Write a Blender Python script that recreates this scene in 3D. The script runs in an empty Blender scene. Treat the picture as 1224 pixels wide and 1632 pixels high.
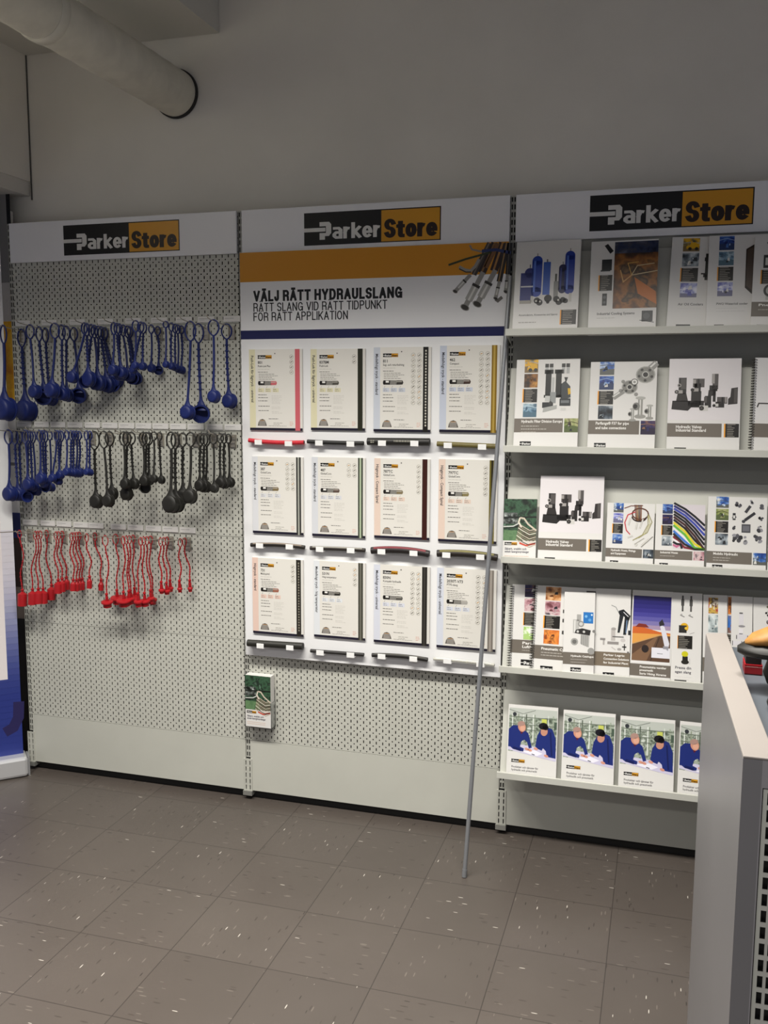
import bpy, math, random
from mathutils import Vector, Matrix
random.seed(7)
S = bpy.context.scene
COL = S.collection

# ------------------------------------------------------------------ camera
CF, CC = 1492.888, Vector((2.51677, -3.22319, 1.58552))
def _cam_axes(yaw, pitch, roll):
    cy, sy, cp, sp = math.cos(yaw), math.sin(yaw), math.cos(pitch), math.sin(pitch)
    f = Vector((sy*cp, cy*cp, sp)); r = Vector((cy, -sy, 0)); u = r.cross(f)
    cr, sr = math.cos(roll), math.sin(roll)
    return r*cr + u*sr, u*cr - r*sr, f
CR, CU, CFW = _cam_axes(-0.2909, -0.12561, 0.00373)
cam_d = bpy.data.cameras.new('camera')
cam = bpy.data.objects.new('camera', cam_d); COL.objects.link(cam)
cam_d.sensor_fit = 'AUTO'; cam_d.sensor_width = 36.0; cam_d.lens = CF/1632*36.0
cam_d.clip_start = 0.02
M4 = Matrix((CR, CU, -CFW)).transposed().to_4x4(); M4.translation = CC
cam.matrix_world = M4
S.camera = cam

# ------------------------------------------------------------------ view, world, lamps
S.view_settings.view_transform = 'Standard'
S.view_settings.look = 'None'
S.view_settings.gamma = 1.0
S.view_settings.exposure = 0.0
S.view_settings.use_curve_mapping = False
wd = bpy.data.worlds.new('world'); S.world = wd; wd.use_nodes = True
wd.node_tree.nodes['Background'].inputs[0].default_value = (0.86, 0.88, 1.0, 1)
wd.node_tree.nodes['Background'].inputs[1].default_value = 0.235
def area(name, loc, target, sx, sy, power, col, spread=180):
    d = bpy.data.lights.new(name, 'AREA'); d.shape = 'RECTANGLE'; d.size = sx; d.size_y = sy
    d.energy = power; d.color = col; d.spread = math.radians(spread)
    o = bpy.data.objects.new(name, d); COL.objects.link(o); o.location = loc
    o.rotation_euler = (Vector(target)-Vector(loc)).to_track_quat('-Z', 'Y').to_euler()
    return o
area('ceiling_tube_light', (1.42, -1.45, 2.82), (1.42, -1.45, 0), 2.7, 0.25, 109, (1.0, 0.965, 0.90), 117.5)
area('ceiling_tube_light', (1.9, -3.6, 2.82), (1.9, -3.6, 0), 3.0, 0.25, 40, (1.0, 0.965, 0.91), 143)

# ------------------------------------------------------------------ pixel -> world measuring helpers
def ray(px, py): return CFW + CR*((px-612)/CF) - CU*((py-816)/CF)
def onY(px, py, Y=0.0):
    d = ray(px, py); return CC + d*((Y-CC.y)/d.y)
def onZ(px, py, Z=0.0):
    d = ray(px, py); return CC + d*((Z-CC.z)/d.z)

# ------------------------------------------------------------------ materials
def lin(h):
    h = h.lstrip('#'); out = []
    for i in (0, 2, 4):
        c = int(h[i:i+2], 16)/255
        out.append(c/12.92 if c <= 0.04045 else ((c+0.055)/1.055)**2.4)
    return (out[0], out[1], out[2], 1)
MATS = {}
def mat(name, hexc, rough=0.5, metal=0.0, spec=0.5, var=0.0, vscale=20, alpha=1.0, trans=0.0):
    if name in MATS: return MATS[name]
    m = bpy.data.materials.new(name); m.use_nodes = True; nt = m.node_tree
    b = nt.nodes['Principled BSDF']
    b.inputs['Base Color'].default_value = lin(hexc); b.inputs['Roughness'].default_value = rough
    b.inputs['Metallic'].default_value = metal; b.inputs['Specular IOR Level'].default_value = spec
    if trans: b.inputs['Transmission Weight'].default_value = trans; b.inputs['IOR'].default_value = 1.45
    if alpha < 1: b.inputs['Alpha'].default_value = alpha
    if var:
        tc = nt.nodes.new('ShaderNodeTexCoord'); n = nt.nodes.new('ShaderNodeTexNoise'); r = nt.nodes.new('ShaderNodeValToRGB')
        n.inputs['Scale'].default_value = vscale; n.inputs['Detail'].default_value = 4
        c = lin(hexc)
        r.color_ramp.elements[0].position = .3; r.color_ramp.elements[1].position = .7
        r.color_ramp.elements[0].color = tuple(max(0, x*(1-var)) for x in c[:3])+(1,)
        r.color_ramp.elements[1].color = tuple(min(1, x*(1+var)) for x in c[:3])+(1,)
        nt.links.new(tc.outputs['Object'], n.inputs['Vector']); nt.links.new(n.outputs['Fac'], r.inputs['Fac'])
        nt.links.new(r.outputs['Color'], b.inputs['Base Color'])
    MATS[name] = m; return m
def ink(hexc): return mat('print_'+hexc.lstrip('#'), hexc, 0.35, spec=0.35)
def photo(cols, scale=60, seed=0, stretch=(1, 1, 1)):
    key = 'photo_%s_%g_%d' % ('_'.join(cols), scale, seed)
    if key in MATS: return MATS[key]
    m = bpy.data.materials.new('printed_photo'); m.use_nodes = True; nt = m.node_tree
    b = nt.nodes['Principled BSDF']; b.inputs['Roughness'].default_value = .35; b.inputs['Specular IOR Level'].default_value = .35
    tc = nt.nodes.new('ShaderNodeTexCoord'); mp = nt.nodes.new('ShaderNodeMapping')
    mp.inputs['Location'].default_value = (seed*1.7, seed*.9, seed*2.3); mp.inputs['Scale'].default_value = stretch
    n = nt.nodes.new('ShaderNodeTexNoise'); n.inputs['Scale'].default_value = scale; n.inputs['Detail'].default_value = 3
    n.inputs['Distortion'].default_value = .15
    r = nt.nodes.new('ShaderNodeValToRGB'); e = r.color_ramp.elements
    k = len(cols)
    for i, c in enumerate(cols):
        p = .32 + .36*i/max(1, k-1)
        if i == 0: el = e[0]; el.position = p
        elif i == k-1: el = e[-1]; el.position = p
        else: el = e.new(p)
        el.color = lin(c)
    nt.links.new(tc.outputs['Object'], mp.inputs['Vector']); nt.links.new(mp.outputs['Vector'], n.inputs['Vector'])
    nt.links.new(n.outputs['Fac'], r.inputs['Fac']); nt.links.new(r.outputs['Color'], b.inputs['Base Color'])
    MATS[key] = m; return m
class NT:
    def __init__(s, nt): s.nt = nt
    def v(s, sock, x):
        if isinstance(x, (int, float)): sock.default_value = x
        else: s.nt.links.new(x, sock)
    def m(s, op, a, b=0.0, c=0.0):
        n = s.nt.nodes.new('ShaderNodeMath'); n.operation = op
        s.v(n.inputs[0], a); s.v(n.inputs[1], b); s.v(n.inputs[2], c); return n.outputs[0]
    def cell(s, x, pitch, off):      # distance (m) to the nearest line of a grid x = off + k*pitch
        f = s.m('FRACT', s.m('MULTIPLY_ADD', x, 1/pitch, .5-off/pitch+64))
        return s.m('MULTIPLY', s.m('ABSOLUTE', s.m('SUBTRACT', f, .5)), pitch)
def perforated(name, hexc, pats, rough=.45):
    """painted sheet with real punched holes: pats = list of ('slot', px, ox, pz, oz, hx, hz) or ('dot', px, ox, pz, oz, r)"""
    m = mat(name, hexc, rough, spec=.4, var=.03, vscale=9); nt = m.node_tree; N = NT(nt)
    tc = nt.nodes.new('ShaderNodeTexCoord'); sp = nt.nodes.new('ShaderNodeSeparateXYZ')
    nt.links.new(tc.outputs['Object'], sp.inputs[0]); X, Z = sp.outputs[0], sp.outputs[2]
    acc = None
    for p in pats:
        if p[0] == 'slot':
            dx, dz = N.cell(X, p[1], p[2]), N.cell(Z, p[3], p[4])
            k = N.m('MULTIPLY', N.m('LESS_THAN', dx, p[5]), N.m('LESS_THAN', dz, p[6]))
        else:
            dx, dz = N.cell(X, p[1], p[2]), N.cell(Z, p[3], p[4])
            k = N.m('LESS_THAN', N.m('ADD', N.m('MULTIPLY', dx, dx), N.m('MULTIPLY', dz, dz)), p[5]*p[5])
        acc = k if acc is None else N.m('MAXIMUM', acc, k)
    tr = nt.nodes.new('ShaderNodeBsdfTransparent'); mx = nt.nodes.new('ShaderNodeMixShader')
    nt.links.new(acc, mx.inputs[0]); nt.links.new(nt.nodes['Principled BSDF'].outputs[0], mx.inputs[1])
    nt.links.new(tr.outputs[0], mx.inputs[2]); nt.links.new(mx.outputs[0], nt.nodes['Material Output'].inputs[0])
    return m

M_panel = '#bcbcb2'
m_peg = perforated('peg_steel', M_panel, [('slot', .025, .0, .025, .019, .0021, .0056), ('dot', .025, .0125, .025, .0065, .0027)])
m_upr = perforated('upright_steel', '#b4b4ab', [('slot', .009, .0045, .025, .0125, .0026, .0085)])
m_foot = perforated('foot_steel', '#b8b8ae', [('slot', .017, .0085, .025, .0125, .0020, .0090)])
m_counterperf = perforated('counter_perforated_steel', '#b9b8b0', [('slot', .0118, .006, .0252, .0126, .0038, .0092)])
m_steel = mat('painted_steel', M_panel, .42, spec=.4, var=.03, vscale=6)
m_shelf = mat('shelf_steel', '#c6c6bd', .4, spec=.4, var=.03, vscale=6)
m_plain = mat('shaded_back_steel', '#97978f', .45, spec=.4, var=.03, vscale=6)  # panel steel darkened for the shade under the catalog shelves
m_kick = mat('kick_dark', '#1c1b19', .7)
m_cavity = mat('cavity_shade', '#2c2b29', .8)  # dark colour carries the shade inside hollows and behind holes
m_wall = mat('wall_paint', '#e2ded4', .8, spec=.2, var=.05, vscale=2.5)
m_ceil = mat('ceiling_paint', '#8f8c88', .9)
m_white = mat('white_board', '#e6e6e6', .35, spec=.35)
m_paper = mat('white_paper', '#d9d7d3', .4, spec=.3)
m_wire = mat('zinc_wire', '#b5afa4', .33, .7)
m_alu = mat('grey_tube', '#8e9093', .35, .5)
m_blue = mat('blue_rubber', '#11205c', .5, spec=.4, var=.08, vscale=30)
m_black = mat('black_rubber', '#191814', .55, spec=.4, var=.08, vscale=30)
m_red = mat('red_rubber', '#a1131b', .45, spec=.4, var=.06, vscale=30)
m_duct = mat('duct_wrap', '#d6d2c2', .6, var=.08, vscale=14)

# ------------------------------------------------------------------ mesh builder
class MB:
    def __init__(s): s.v = []; s.f = []; s.mi = []; s.sm = []; s.mats = []; s.M = Matrix.Identity(4)
    def mid(s, m):
        if m not in s.mats: s.mats.append(m)
        return s.mats.index(m)
    def add(s, vs, fs, m, smooth=False):
        b = len(s.v); k = s.mid(m)
        s.v += [s.M @ Vector(p) for p in vs]
        for f in fs: s.f.append([b+i for i in f]); s.mi.append(k); s.sm.append(smooth)
    def box(s, a, b, m):
        x0, y0, z0 = a; x1, y1, z1 = b
        s.add([(x0,y0,z0),(x1,y0,z0),(x1,y1,z0),(x0,y1,z0),(x0,y0,z1),(x1,y0,z1),(x1,y1,z1),(x0,y1,z1)],
              [(0,3,2,1),(4,5,6,7),(0,1,5,4),(1,2,6,5),(2,3,7,6),(3,0,4,7)], m)
    def prism(s, pts, axis, a, b, m, smooth=False):      # polygon (2D) extruded along an axis from a to b
        def mk(p, t): return {'x': (t, p[0], p[1]), 'y': (p[0], t, p[1]), 'z': (p[0], p[1], t)}[axis]
        n = len(pts)
        s.add([mk(p, a) for p in pts]+[mk(p, b) for p in pts],
              [tuple(range(n))[::-1], tuple(range(n, 2*n))]+[(i, (i+1) % n, n+(i+1) % n, n+i) for i in range(n)], m, smooth)
    def sections(s, rings, m, caps=True, smooth=True, closed=False):
        n = len(rings[0]); vs = [p for r in rings for p in r]; fs = []
        R = len(rings)
        for i in range(R if closed else R-1):
            j = (i+1) % R
            for k in range(n): fs.append((i*n+k, i*n+(k+1) % n, j*n+(k+1) % n, j*n+k))
        if caps and not closed: fs += [tuple(range(n))[::-1], tuple((R-1)*n+k for k in range(n))]
        s.add(vs, fs, m, smooth)
    def tube(s, pts, r, m, n=8, closed=False, flat=1.0):
        pts = [Vector(p) for p in pts]; rings = []; N = len(pts)
        rr = r if isinstance(r, (list, tuple)) else [r]*N
        prev = None
        for i, p in enumerate(pts):
            if closed: t = pts[(i+1) % N]-pts[i-1]
            else: t = pts[min(i+1, N-1)]-pts[max(i-1, 0)]
            t.normalize()
            if prev is None:
                a = Vector((0, 0, 1)) if abs(t.z) < .9 else Vector((1, 0, 0)); x = t.cross(a).normalized()
            else: x = (prev - t*prev.dot(t)).normalized()
            prev = x; y = t.cross(x)
            rings.append([tuple(p + x*(rr[i]*math.cos(2*math.pi*k/n)) + y*(rr[i]*flat*math.sin(2*math.pi*k/n))) for k in range(n)])
        s.sections(rings, m, True, True, closed)
    def lathe(s, prof, o, ax, m, n=20):       # prof = [(r, t)] about the axis through o
        ax = Vector(ax).normalized(); a = Vector((0, 0, 1)) if abs(ax.z) < .9 else Vector((1, 0, 0))
        x = ax.cross(a).normalized(); y = ax.cross(x); o = Vector(o)
        rings = [[tuple(o+ax*t+x*(max(r, 1e-5)*math.cos(2*math.pi*k/n))+y*(max(r, 1e-5)*math.sin(2*math.pi*k/n))) for k in range(n)] for r, t in prof]
        s.sections(rings, m, True, True)
    def build(s, name, parent=None, origin=None, bevel=0.0):
        me = bpy.data.meshes.new(name)
        if origin is None:
            xs = [p.x for p in s.v]; ys = [p.y for p in s.v]; zs = [p.z for p in s.v]
            origin = Vector(((min(xs)+max(xs))/2, (min(ys)+max(ys))/2, min(zs)))
        origin = Vector(origin)
        me.from_pydata([tuple(p-origin) for p in s.v], [], s.f)
        for m in s.mats: me.materials.append(m)
        me.polygons.foreach_set('material_index', s.mi); me.polygons.foreach_set('use_smooth', s.sm); me.update()
        if any(s.sm): me.set_sharp_from_angle(angle=math.radians(42))
        o = bpy.data.objects.new(name, me); COL.objects.link(o)
        W[o.name] = origin
        if parent is not None: o.parent = parent; o.location = origin - W[parent.name]
        else: o.location = origin
        if bevel:
            b = o.modifiers.new('bevel', 'BEVEL'); b.width = bevel; b.segments = 2; b.limit_method = 'ANGLE'
        return o
W = {}
def tag(o, label, cat, group=None):
    o['label'] = label; o['category'] = cat
    if group: o['group'] = group
    return o
def thing(name, loc, label, cat, group=None):
    o = bpy.data.objects.new(name, None); COL.objects.link(o); o.location = loc; o.empty_display_size = .05
    W[o.name] = Vector(loc); return tag(o, label, cat, group)
def structure(o): o['kind'] = 'structure'; return o
ORD = ['', 'first', 'second', 'third', 'fourth', 'fifth', 'sixth', 'seventh', 'eighth', 'ninth', 'tenth', 'eleventh', 'twelfth', 'thirteenth']

# ------------------------------------------------------------------ flat printing
TXT = {}
def glyphs(body, bold):
    k = (body, bold)
    if k not in TXT:
        c = bpy.data.curves.new('t', 'FONT'); c.body = body; c.size = 1; c.resolution_u = 2; c.offset = bold
        o = bpy.data.objects.new('t', c); me = bpy.data.meshes.new_from_object(o)
        TXT[k] = ([tuple(v.co[:2]) for v in me.vertices], [tuple(p.vertices) for p in me.polygons])
        bpy.data.objects.remove(o); bpy.data.meshes.remove(me); bpy.data.curves.remove(c)
    return TXT[k]
class Print:
    """ink on a flat sheet: M maps (u right, v up, w out) metres to world; w, h = sheet size; all calls in 0..1 of the sheet"""
    STEP = 1.2e-4
    def __init__(s, mb, M, w, h): s.mb, s.M, s.w, s.h = mb, M, w, h
    def _m(s, c): return c if not isinstance(c, str) else ink(c)
    def raw(s, pts, faces, c, lay):
        keep = s.mb.M; s.mb.M = s.M
        s.mb.add([(p[0], p[1], s.STEP*lay) for p in pts], faces, s._m(c)); s.mb.M = keep
    def poly(s, pts, c, lay=1): s.raw([(u*s.w, v*s.h) for u, v in pts], [tuple(range(len(pts)))], c, lay)
    def rect(s, u0, v0, u1, v1, c, lay=1): s.poly([(u0, v0), (u1, v0), (u1, v1), (u0, v1)], c, lay)
    def disc(s, u, v, r, c, lay=2, asp=1.0, rot=0.0, n=18):      # r in sheet widths
        q = []
        for k in range(n):
            a = 2*math.pi*k/n; x, y = r*s.w*math.cos(a), r*s.w*asp*math.sin(a)
            q.append((u*s.w+x*math.cos(rot)-y*math.sin(rot), v*s.h+x*math.sin(rot)+y*math.cos(rot)))
        s.raw(q, [tuple(range(n))], c, lay)
    def line(s, pts, wd, c, lay=2):                              # wd in sheet widths
        P = [Vector((u*s.w, v*s.h)) for u, v in pts]; L = []; R = []; n = len(P)
        for i, p in enumerate(P):
            t = (P[min(i+1, n-1)]-P[max(i-1, 0)]).normalized(); k_ = 1.0
            if 0 < i < n-1:
                a1, a2 = (p-P[i-1]).normalized(), (P[i+1]-p).normalized(); t = (a1+a2); t = t.normalized() if t.length > 1e-6 else a1; k_ = min(2.2, 1/max(.3, t.dot(a1)))
            q = Vector((-t.y, t.x))*(wd*s.w/2*k_)
            L.append(tuple(p+q)); R.append(tuple(p-q))
        s.raw(L+R, [(i, n+i, n+i+1, i+1) for i in range(n-1)], c, lay)
    def text(s, body, u, v, size, c, bold=0.0, xs=1.0, lay=3, rot=0.0, width=None):   # size in sheet widths; width = wanted run length
        vs, fs = glyphs(body, bold); k = size*s.w
        x1 = max(p[0] for p in vs)
        if width: xs = width*s.w/(x1*k)
        cr, sr = math.cos(rot), math.sin(rot)
        q = [(u*s.w+(x*k*xs)*cr-(y*k)*sr, v*s.h+(x*k*xs)*sr+(y*k)*cr) for x, y in vs]
        s.raw(q, fs, c, lay)
    def arc(s, u, v, r, a0, a1, wd, c, lay=2, asp=1.0, n=14):
        k = s.w/s.h
        s.line([(u+r*math.cos(a0+(a1-a0)*i/n), v+r*asp*k*math.sin(a0+(a1-a0)*i/n)) for i in range(n+1)], wd, c, lay)
    def bars(s, u, v, w, n, dv, c='#a8a5a0', wd=.008, lay=2, rnd=True):   # unreadable small print
        R = random.Random(int(u*977+v*1313+n))
        for i in range(n):
            L = w*(R.uniform(.55, 1) if rnd else 1); x = u
            while x < u+L:
                g = R.uniform(.02, .06); e = min(x+g, u+L)
                s.rect(x, v-i*dv-wd*s.w/s.h/2, e, v-i*dv+wd*s.w/s.h/2, c, lay); x = e+.008
def _arc(cx, cy, rx, ry, a0, a1, n=9):
    return [(cx+rx*math.cos(math.radians(a0+(a1-a0)*i/n)), cy+ry*math.sin(math.radians(a0+(a1-a0)*i/n))) for i in range(n+1)]
_O = _arc(.5, .5, .5, .5, 90, 450, 24); _A = [[(0, 0), (.5, 1), (1, 0)], [(.2, .32), (.8, .32)]]
_S = [_arc(.5, .75, .5, .25, 20, 270, 12)+_arc(.5, .25, .5, .25, 90, -160, 12)[1:]]
_D = [[(.28, 1.24), (.28, 1.245)], [(.72, 1.24), (.72, 1.245)]]
_P = [[(0, 0), (0, 1), (.6, 1)]+_arc(.6, .74, .4, .26, 80, -90)+[(0, .48)]]
GL = {  # capital letters as centre lines in a unit box, with their widths
 'V': (.72, [[(0, 1), (.5, 0), (1, 1)]]), 'A': (.72, _A), 'Ä': (.72, _A+_D), 'L': (.52, [[(0, 1), (0, 0), (1, 0)]]), 'J': (.48, [[(1, 1), (1, .3)]+_arc(.5, .28, .5, .28, 0, -180)]),
 'R': (.66, _P+[[(.55, .48)]+_arc(.7, .3, .26, .17, 90, 10, 5)+[(1, 0)]]), 'T': (.64, [[(0, 1), (1, 1)], [(.5, 1), (.5, 0)]]), 'H': (.68, [[(0, 0), (0, 1)], [(1, 0), (1, 1)], [(0, .52), (1, .52)]]),
 'Y': (.70, [[(0, 1), (.5, .42), (1, 1)], [(.5, .42), (.5, 0)]]), 'D': (.68, [[(0, 0), (0, 1), (.5, 1)]+_arc(.5, .5, .5, .5, 85, -85)+[(.5, 0), (0, 0)]]),
 'U': (.66, [[(0, 1), (0, .35)]+_arc(.5, .34, .5, .34, 180, 360)+[(1, 1)]]), 'S': (.62, _S), 'N': (.68, [[(0, 0), (0, 1), (1, 0), (1, 1)]]),
 'G': (.74, [_arc(.5, .5, .5, .5, 35, 330, 18)+[(1, .45), (.58, .45)], [(1, .45), (1, 0)]]), 'I': (.02, [[(.5, 0), (.5, 1)]]), 'P': (.64, _P),
 'K': (.68, [[(0, 0), (0, 1)], [(1, 1), (.04, .38)], [(.35, .58), (1, 0)]]), 'F': (.54, [[(0, 0), (0, 1), (1, 1)], [(0, .52), (.88, .52)]]), 'O': (.76, [_O]), 'Ö': (.76, [_O]+_D), 'E': (.56, [[(1, 1), (0, 1), (0, 0), (1, 0)], [(0, .52), (.9, .52)]])}
GH = {  # heavy condensed lower case for the yellow half of the logo (box 0..1, x-height about .72)
 'S': (.62, _S, 1.0), 't': (.34, [[(.42, 1.25), (.42, .2)]+_arc(.75, .2, .33, .2, 190, 270, 5)+[(1, 0)], [(-.15, .93), (1.05, .93)]], .72), 'o': (.56, [_O], .72), 'r': (.34, [[(0, 0), (0, 1)], [(0, .55)]+_arc(.75, .45, .65, .52, 150, 80, 6)], .72),
 'e': (.56, [[(.02, .47), (1, .47)]+_arc(.5, .5, .5, .5, 0, 305, 18)], .72),
 'a': (.56, [[(.08, 1), (.7, 1), (1, .82), (1, 0)], [(1, .0), (.3, 0), (0, .16), (0, .36), (.3, .54), (1, .54)]], .72), 'k': (.56, [[(0, 0), (0, 1.42)], [(.95, 1), (.1, .46)], [(.3, .55), (1, 0)]], .72)}
SG = {}
def solid_glyph(lines, W_, H_, res):
    """centre lines fattened to a stroke of width 1 inside a box W_ x H_, as one clean sheet of polygons (no overlaps)"""
    key = (id(lines), W_, H_, res)
    if key in SG: return SG[key]
    segs, joints = [], []
    for pl in lines:
        q = [Vector((.5+(W_-1)*a, .5+(H_-1)*b)) for a, b in pl]; n = len(q)
        closed = (q[0]-q[-1]).length < .15 and n > 20
        for i in range(n-1):
            d = q[i+1]-q[i]; L = d.length
            if L < 1e-6: continue
            d /= L; e0 = e1 = 0.0
            if i == 0 and not closed: e0 = .5
            if i == n-2 and not closed: e1 = .5
            if i > 0 and (q[i]-q[i-1]).length > 1e-6:
                k = (q[i]-q[i-1]).normalized().dot(d)
                if k < .8: e0 = .5 if abs(k) < .3 else 0
            if i < n-2 and (q[i+2]-q[i+1]).length > 1e-6:
                k = (q[i+2]-q[i+1]).normalized().dot(d)
                if k < .8: e1 = .5 if abs(k) < .3 else 0
            segs.append((q[i], d, L, e0, e1))
        joints += q[1:-1] if not closed else q
    def f(x, y):
        best = 9.0
        for o, d, L, e0, e1 in segs:
            rx, ry = x-o.x, y-o.y; t = rx*d.x+ry*d.y; n_ = abs(rx*d.y-ry*d.x)
            v = max(n_-.5, -t-e0, t-L-e1)
            if v < best: best = v
        for j in joints:
            v = math.hypot(x-j.x, y-j.y)-.5
            if v < best: best = v
        return best
    ys = [q for pl in lines for _, q in pl]; y0 = min(0, min(ys)*H_-1) - .2; y1 = max(H_, .5+(H_-1)*max(ys)+.5) + .2
    xs = [q for pl in lines for q, _ in pl]; x0 = min(0, .5+(W_-1)*min(xs)-.5) - .2; x1 = max(W_, .5+(W_-1)*max(xs)+.5) + .2
    nx, ny = int((x1-x0)*res)+1, int((y1-y0)*res)+1; hx, hy = (x1-x0)/nx, (y1-y0)/ny
    g = [[f(x0+i*hx, y0+j*hy) for i in range(nx+1)] for j in range(ny+1)]
    vs, fs = [], []
    def poly(pts):
        b = len(vs); vs.extend(pts); fs.append(tuple(range(b, b+len(pts))))
    for j in range(ny):
        run = None
        for i in range(nx+1):
            full = i < nx and g[j][i] <= 0 and g[j][i+1] <= 0 and g[j+1][i] <= 0 and g[j+1][i+1] <= 0
            if full:
                if run is None: run = i
                continue
            if run is not None:
                poly([(x0+run*hx, y0+j*hy), (x0+i*hx, y0+j*hy), (x0+i*hx, y0+(j+1)*hy), (x0+run*hx, y0+(j+1)*hy)]); run = None
            if i == nx: break
            cs = [(i, j), (i+1, j), (i+1, j+1), (i, j+1)]; pts = []
            for k in range(4):
                A_, B_ = cs[k], cs[(k+1) % 4]; va, vb = g[A_[1]][A_[0]], g[B_[1]][B_[0]]
                if va <= 0: pts.append((x0+A_[0]*hx, y0+A_[1]*hy))
                if (va <= 0) != (vb <= 0):
                    t = va/(va-vb); pts.append((x0+(A_[0]+(B_[0]-A_[0])*t)*hx, y0+(A_[1]+(B_[1]-A_[1])*t)*hy))
            if len(pts) >= 3: poly(pts)
    SG[key] = (vs, fs); return SG[key]
def strokes(p, body, u0, v0, u1, cap, wd, c, lay, heavy=False, gap=.2):
    """lettering run from u0 to u1 on base line v0; cap = capital height and wd = stroke, all in sheet widths"""
    G_ = GH if heavy else GL; k = p.w/p.h
    ws = [(G_[ch][0] if ch != ' ' else .30) for ch in body]
    tot = sum((w_*cap+wd) if ch != ' ' else w_*cap for w_, ch in zip(ws, body))
    nat = tot + gap*cap*.5*(len(body)-1); f = (u1-u0-wd*0)/nat; x = u0
    for ch, w_ in zip(body, ws):
        if ch != ' ':
            ht = cap*(G_[ch][2] if heavy else 1.0)
            gw = (w_*cap+wd)*f
            qy = .64 if heavy else .94; vs, fs = solid_glyph(G_[ch][1], round(gw/wd, 1), round(ht/wd/qy, 1), 5 if p.w*wd < .002 else (8 if p.w*wd < .006 else 12))
            m_ = wd*p.w
            p.raw([(x*p.w+a*m_, v0*p.h+b_*m_*qy) for a, b_ in vs], fs, c, lay)
            x += gw + gap*cap*.5*f
        else: x += w_*cap*f + gap*cap*.5*f
def wall_M(x, y, z): return Matrix(((1,0,0,x),(0,0,-1,y),(0,1,0,z),(0,0,0,1)))      # faces -Y
def logo(p, u, v, w, lay=2, store=True, detail=True):
    """black and yellow plate with the cut-through P; (u,v) lower left, w in sheet widths"""
    H = w/4.44*p.w/p.h if store else w/2.6*p.w/p.h
    X = lambda a: u+a*w
    Y = lambda b: v+b*H
    bw = .575 if store else 1.0
    p.rect(u, v, X(1), Y(1), '#121110', lay)
    wh = '#d9d8d4'
    if store: p.rect(X(bw), Y(.03), X(.992), Y(.965), '#d09422', lay+1)
    k = bw/.575
    px0, pw, pb, ph = .117*k, .088*k, .165, .54
    q = lambda a, b: (X(px0+a*pw), Y(pb+b*ph))
    p.poly([q(0,0), q(.46,0), q(.46,.2), q(.8,.2), q(1,.36), q(1,.86), q(.82,1), q(0,1)], wh, lay+1)
    p.poly([q(-.1,.38), q(.55,.38), q(.55,.76), q(-.1,.76)], '#121110', lay+2)
    p.poly([(X(0), Y(pb+ph*.46)), q(.5,.46), q(.5,.68), (X(0), Y(pb+ph*.68))], wh, lay+3)
    sz = .175*k*w
    strokes(p, 'arker', X(.214*k), Y(.175), X(.568*k if store else .97), .112*k*w, .0275*k*w, wh, lay+1, True, .16)
    if store: strokes(p, 'Store', X(.596), Y(.13), X(.975), .129*w, .0365*w, '#24130a', lay+2, True, .10)

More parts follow.
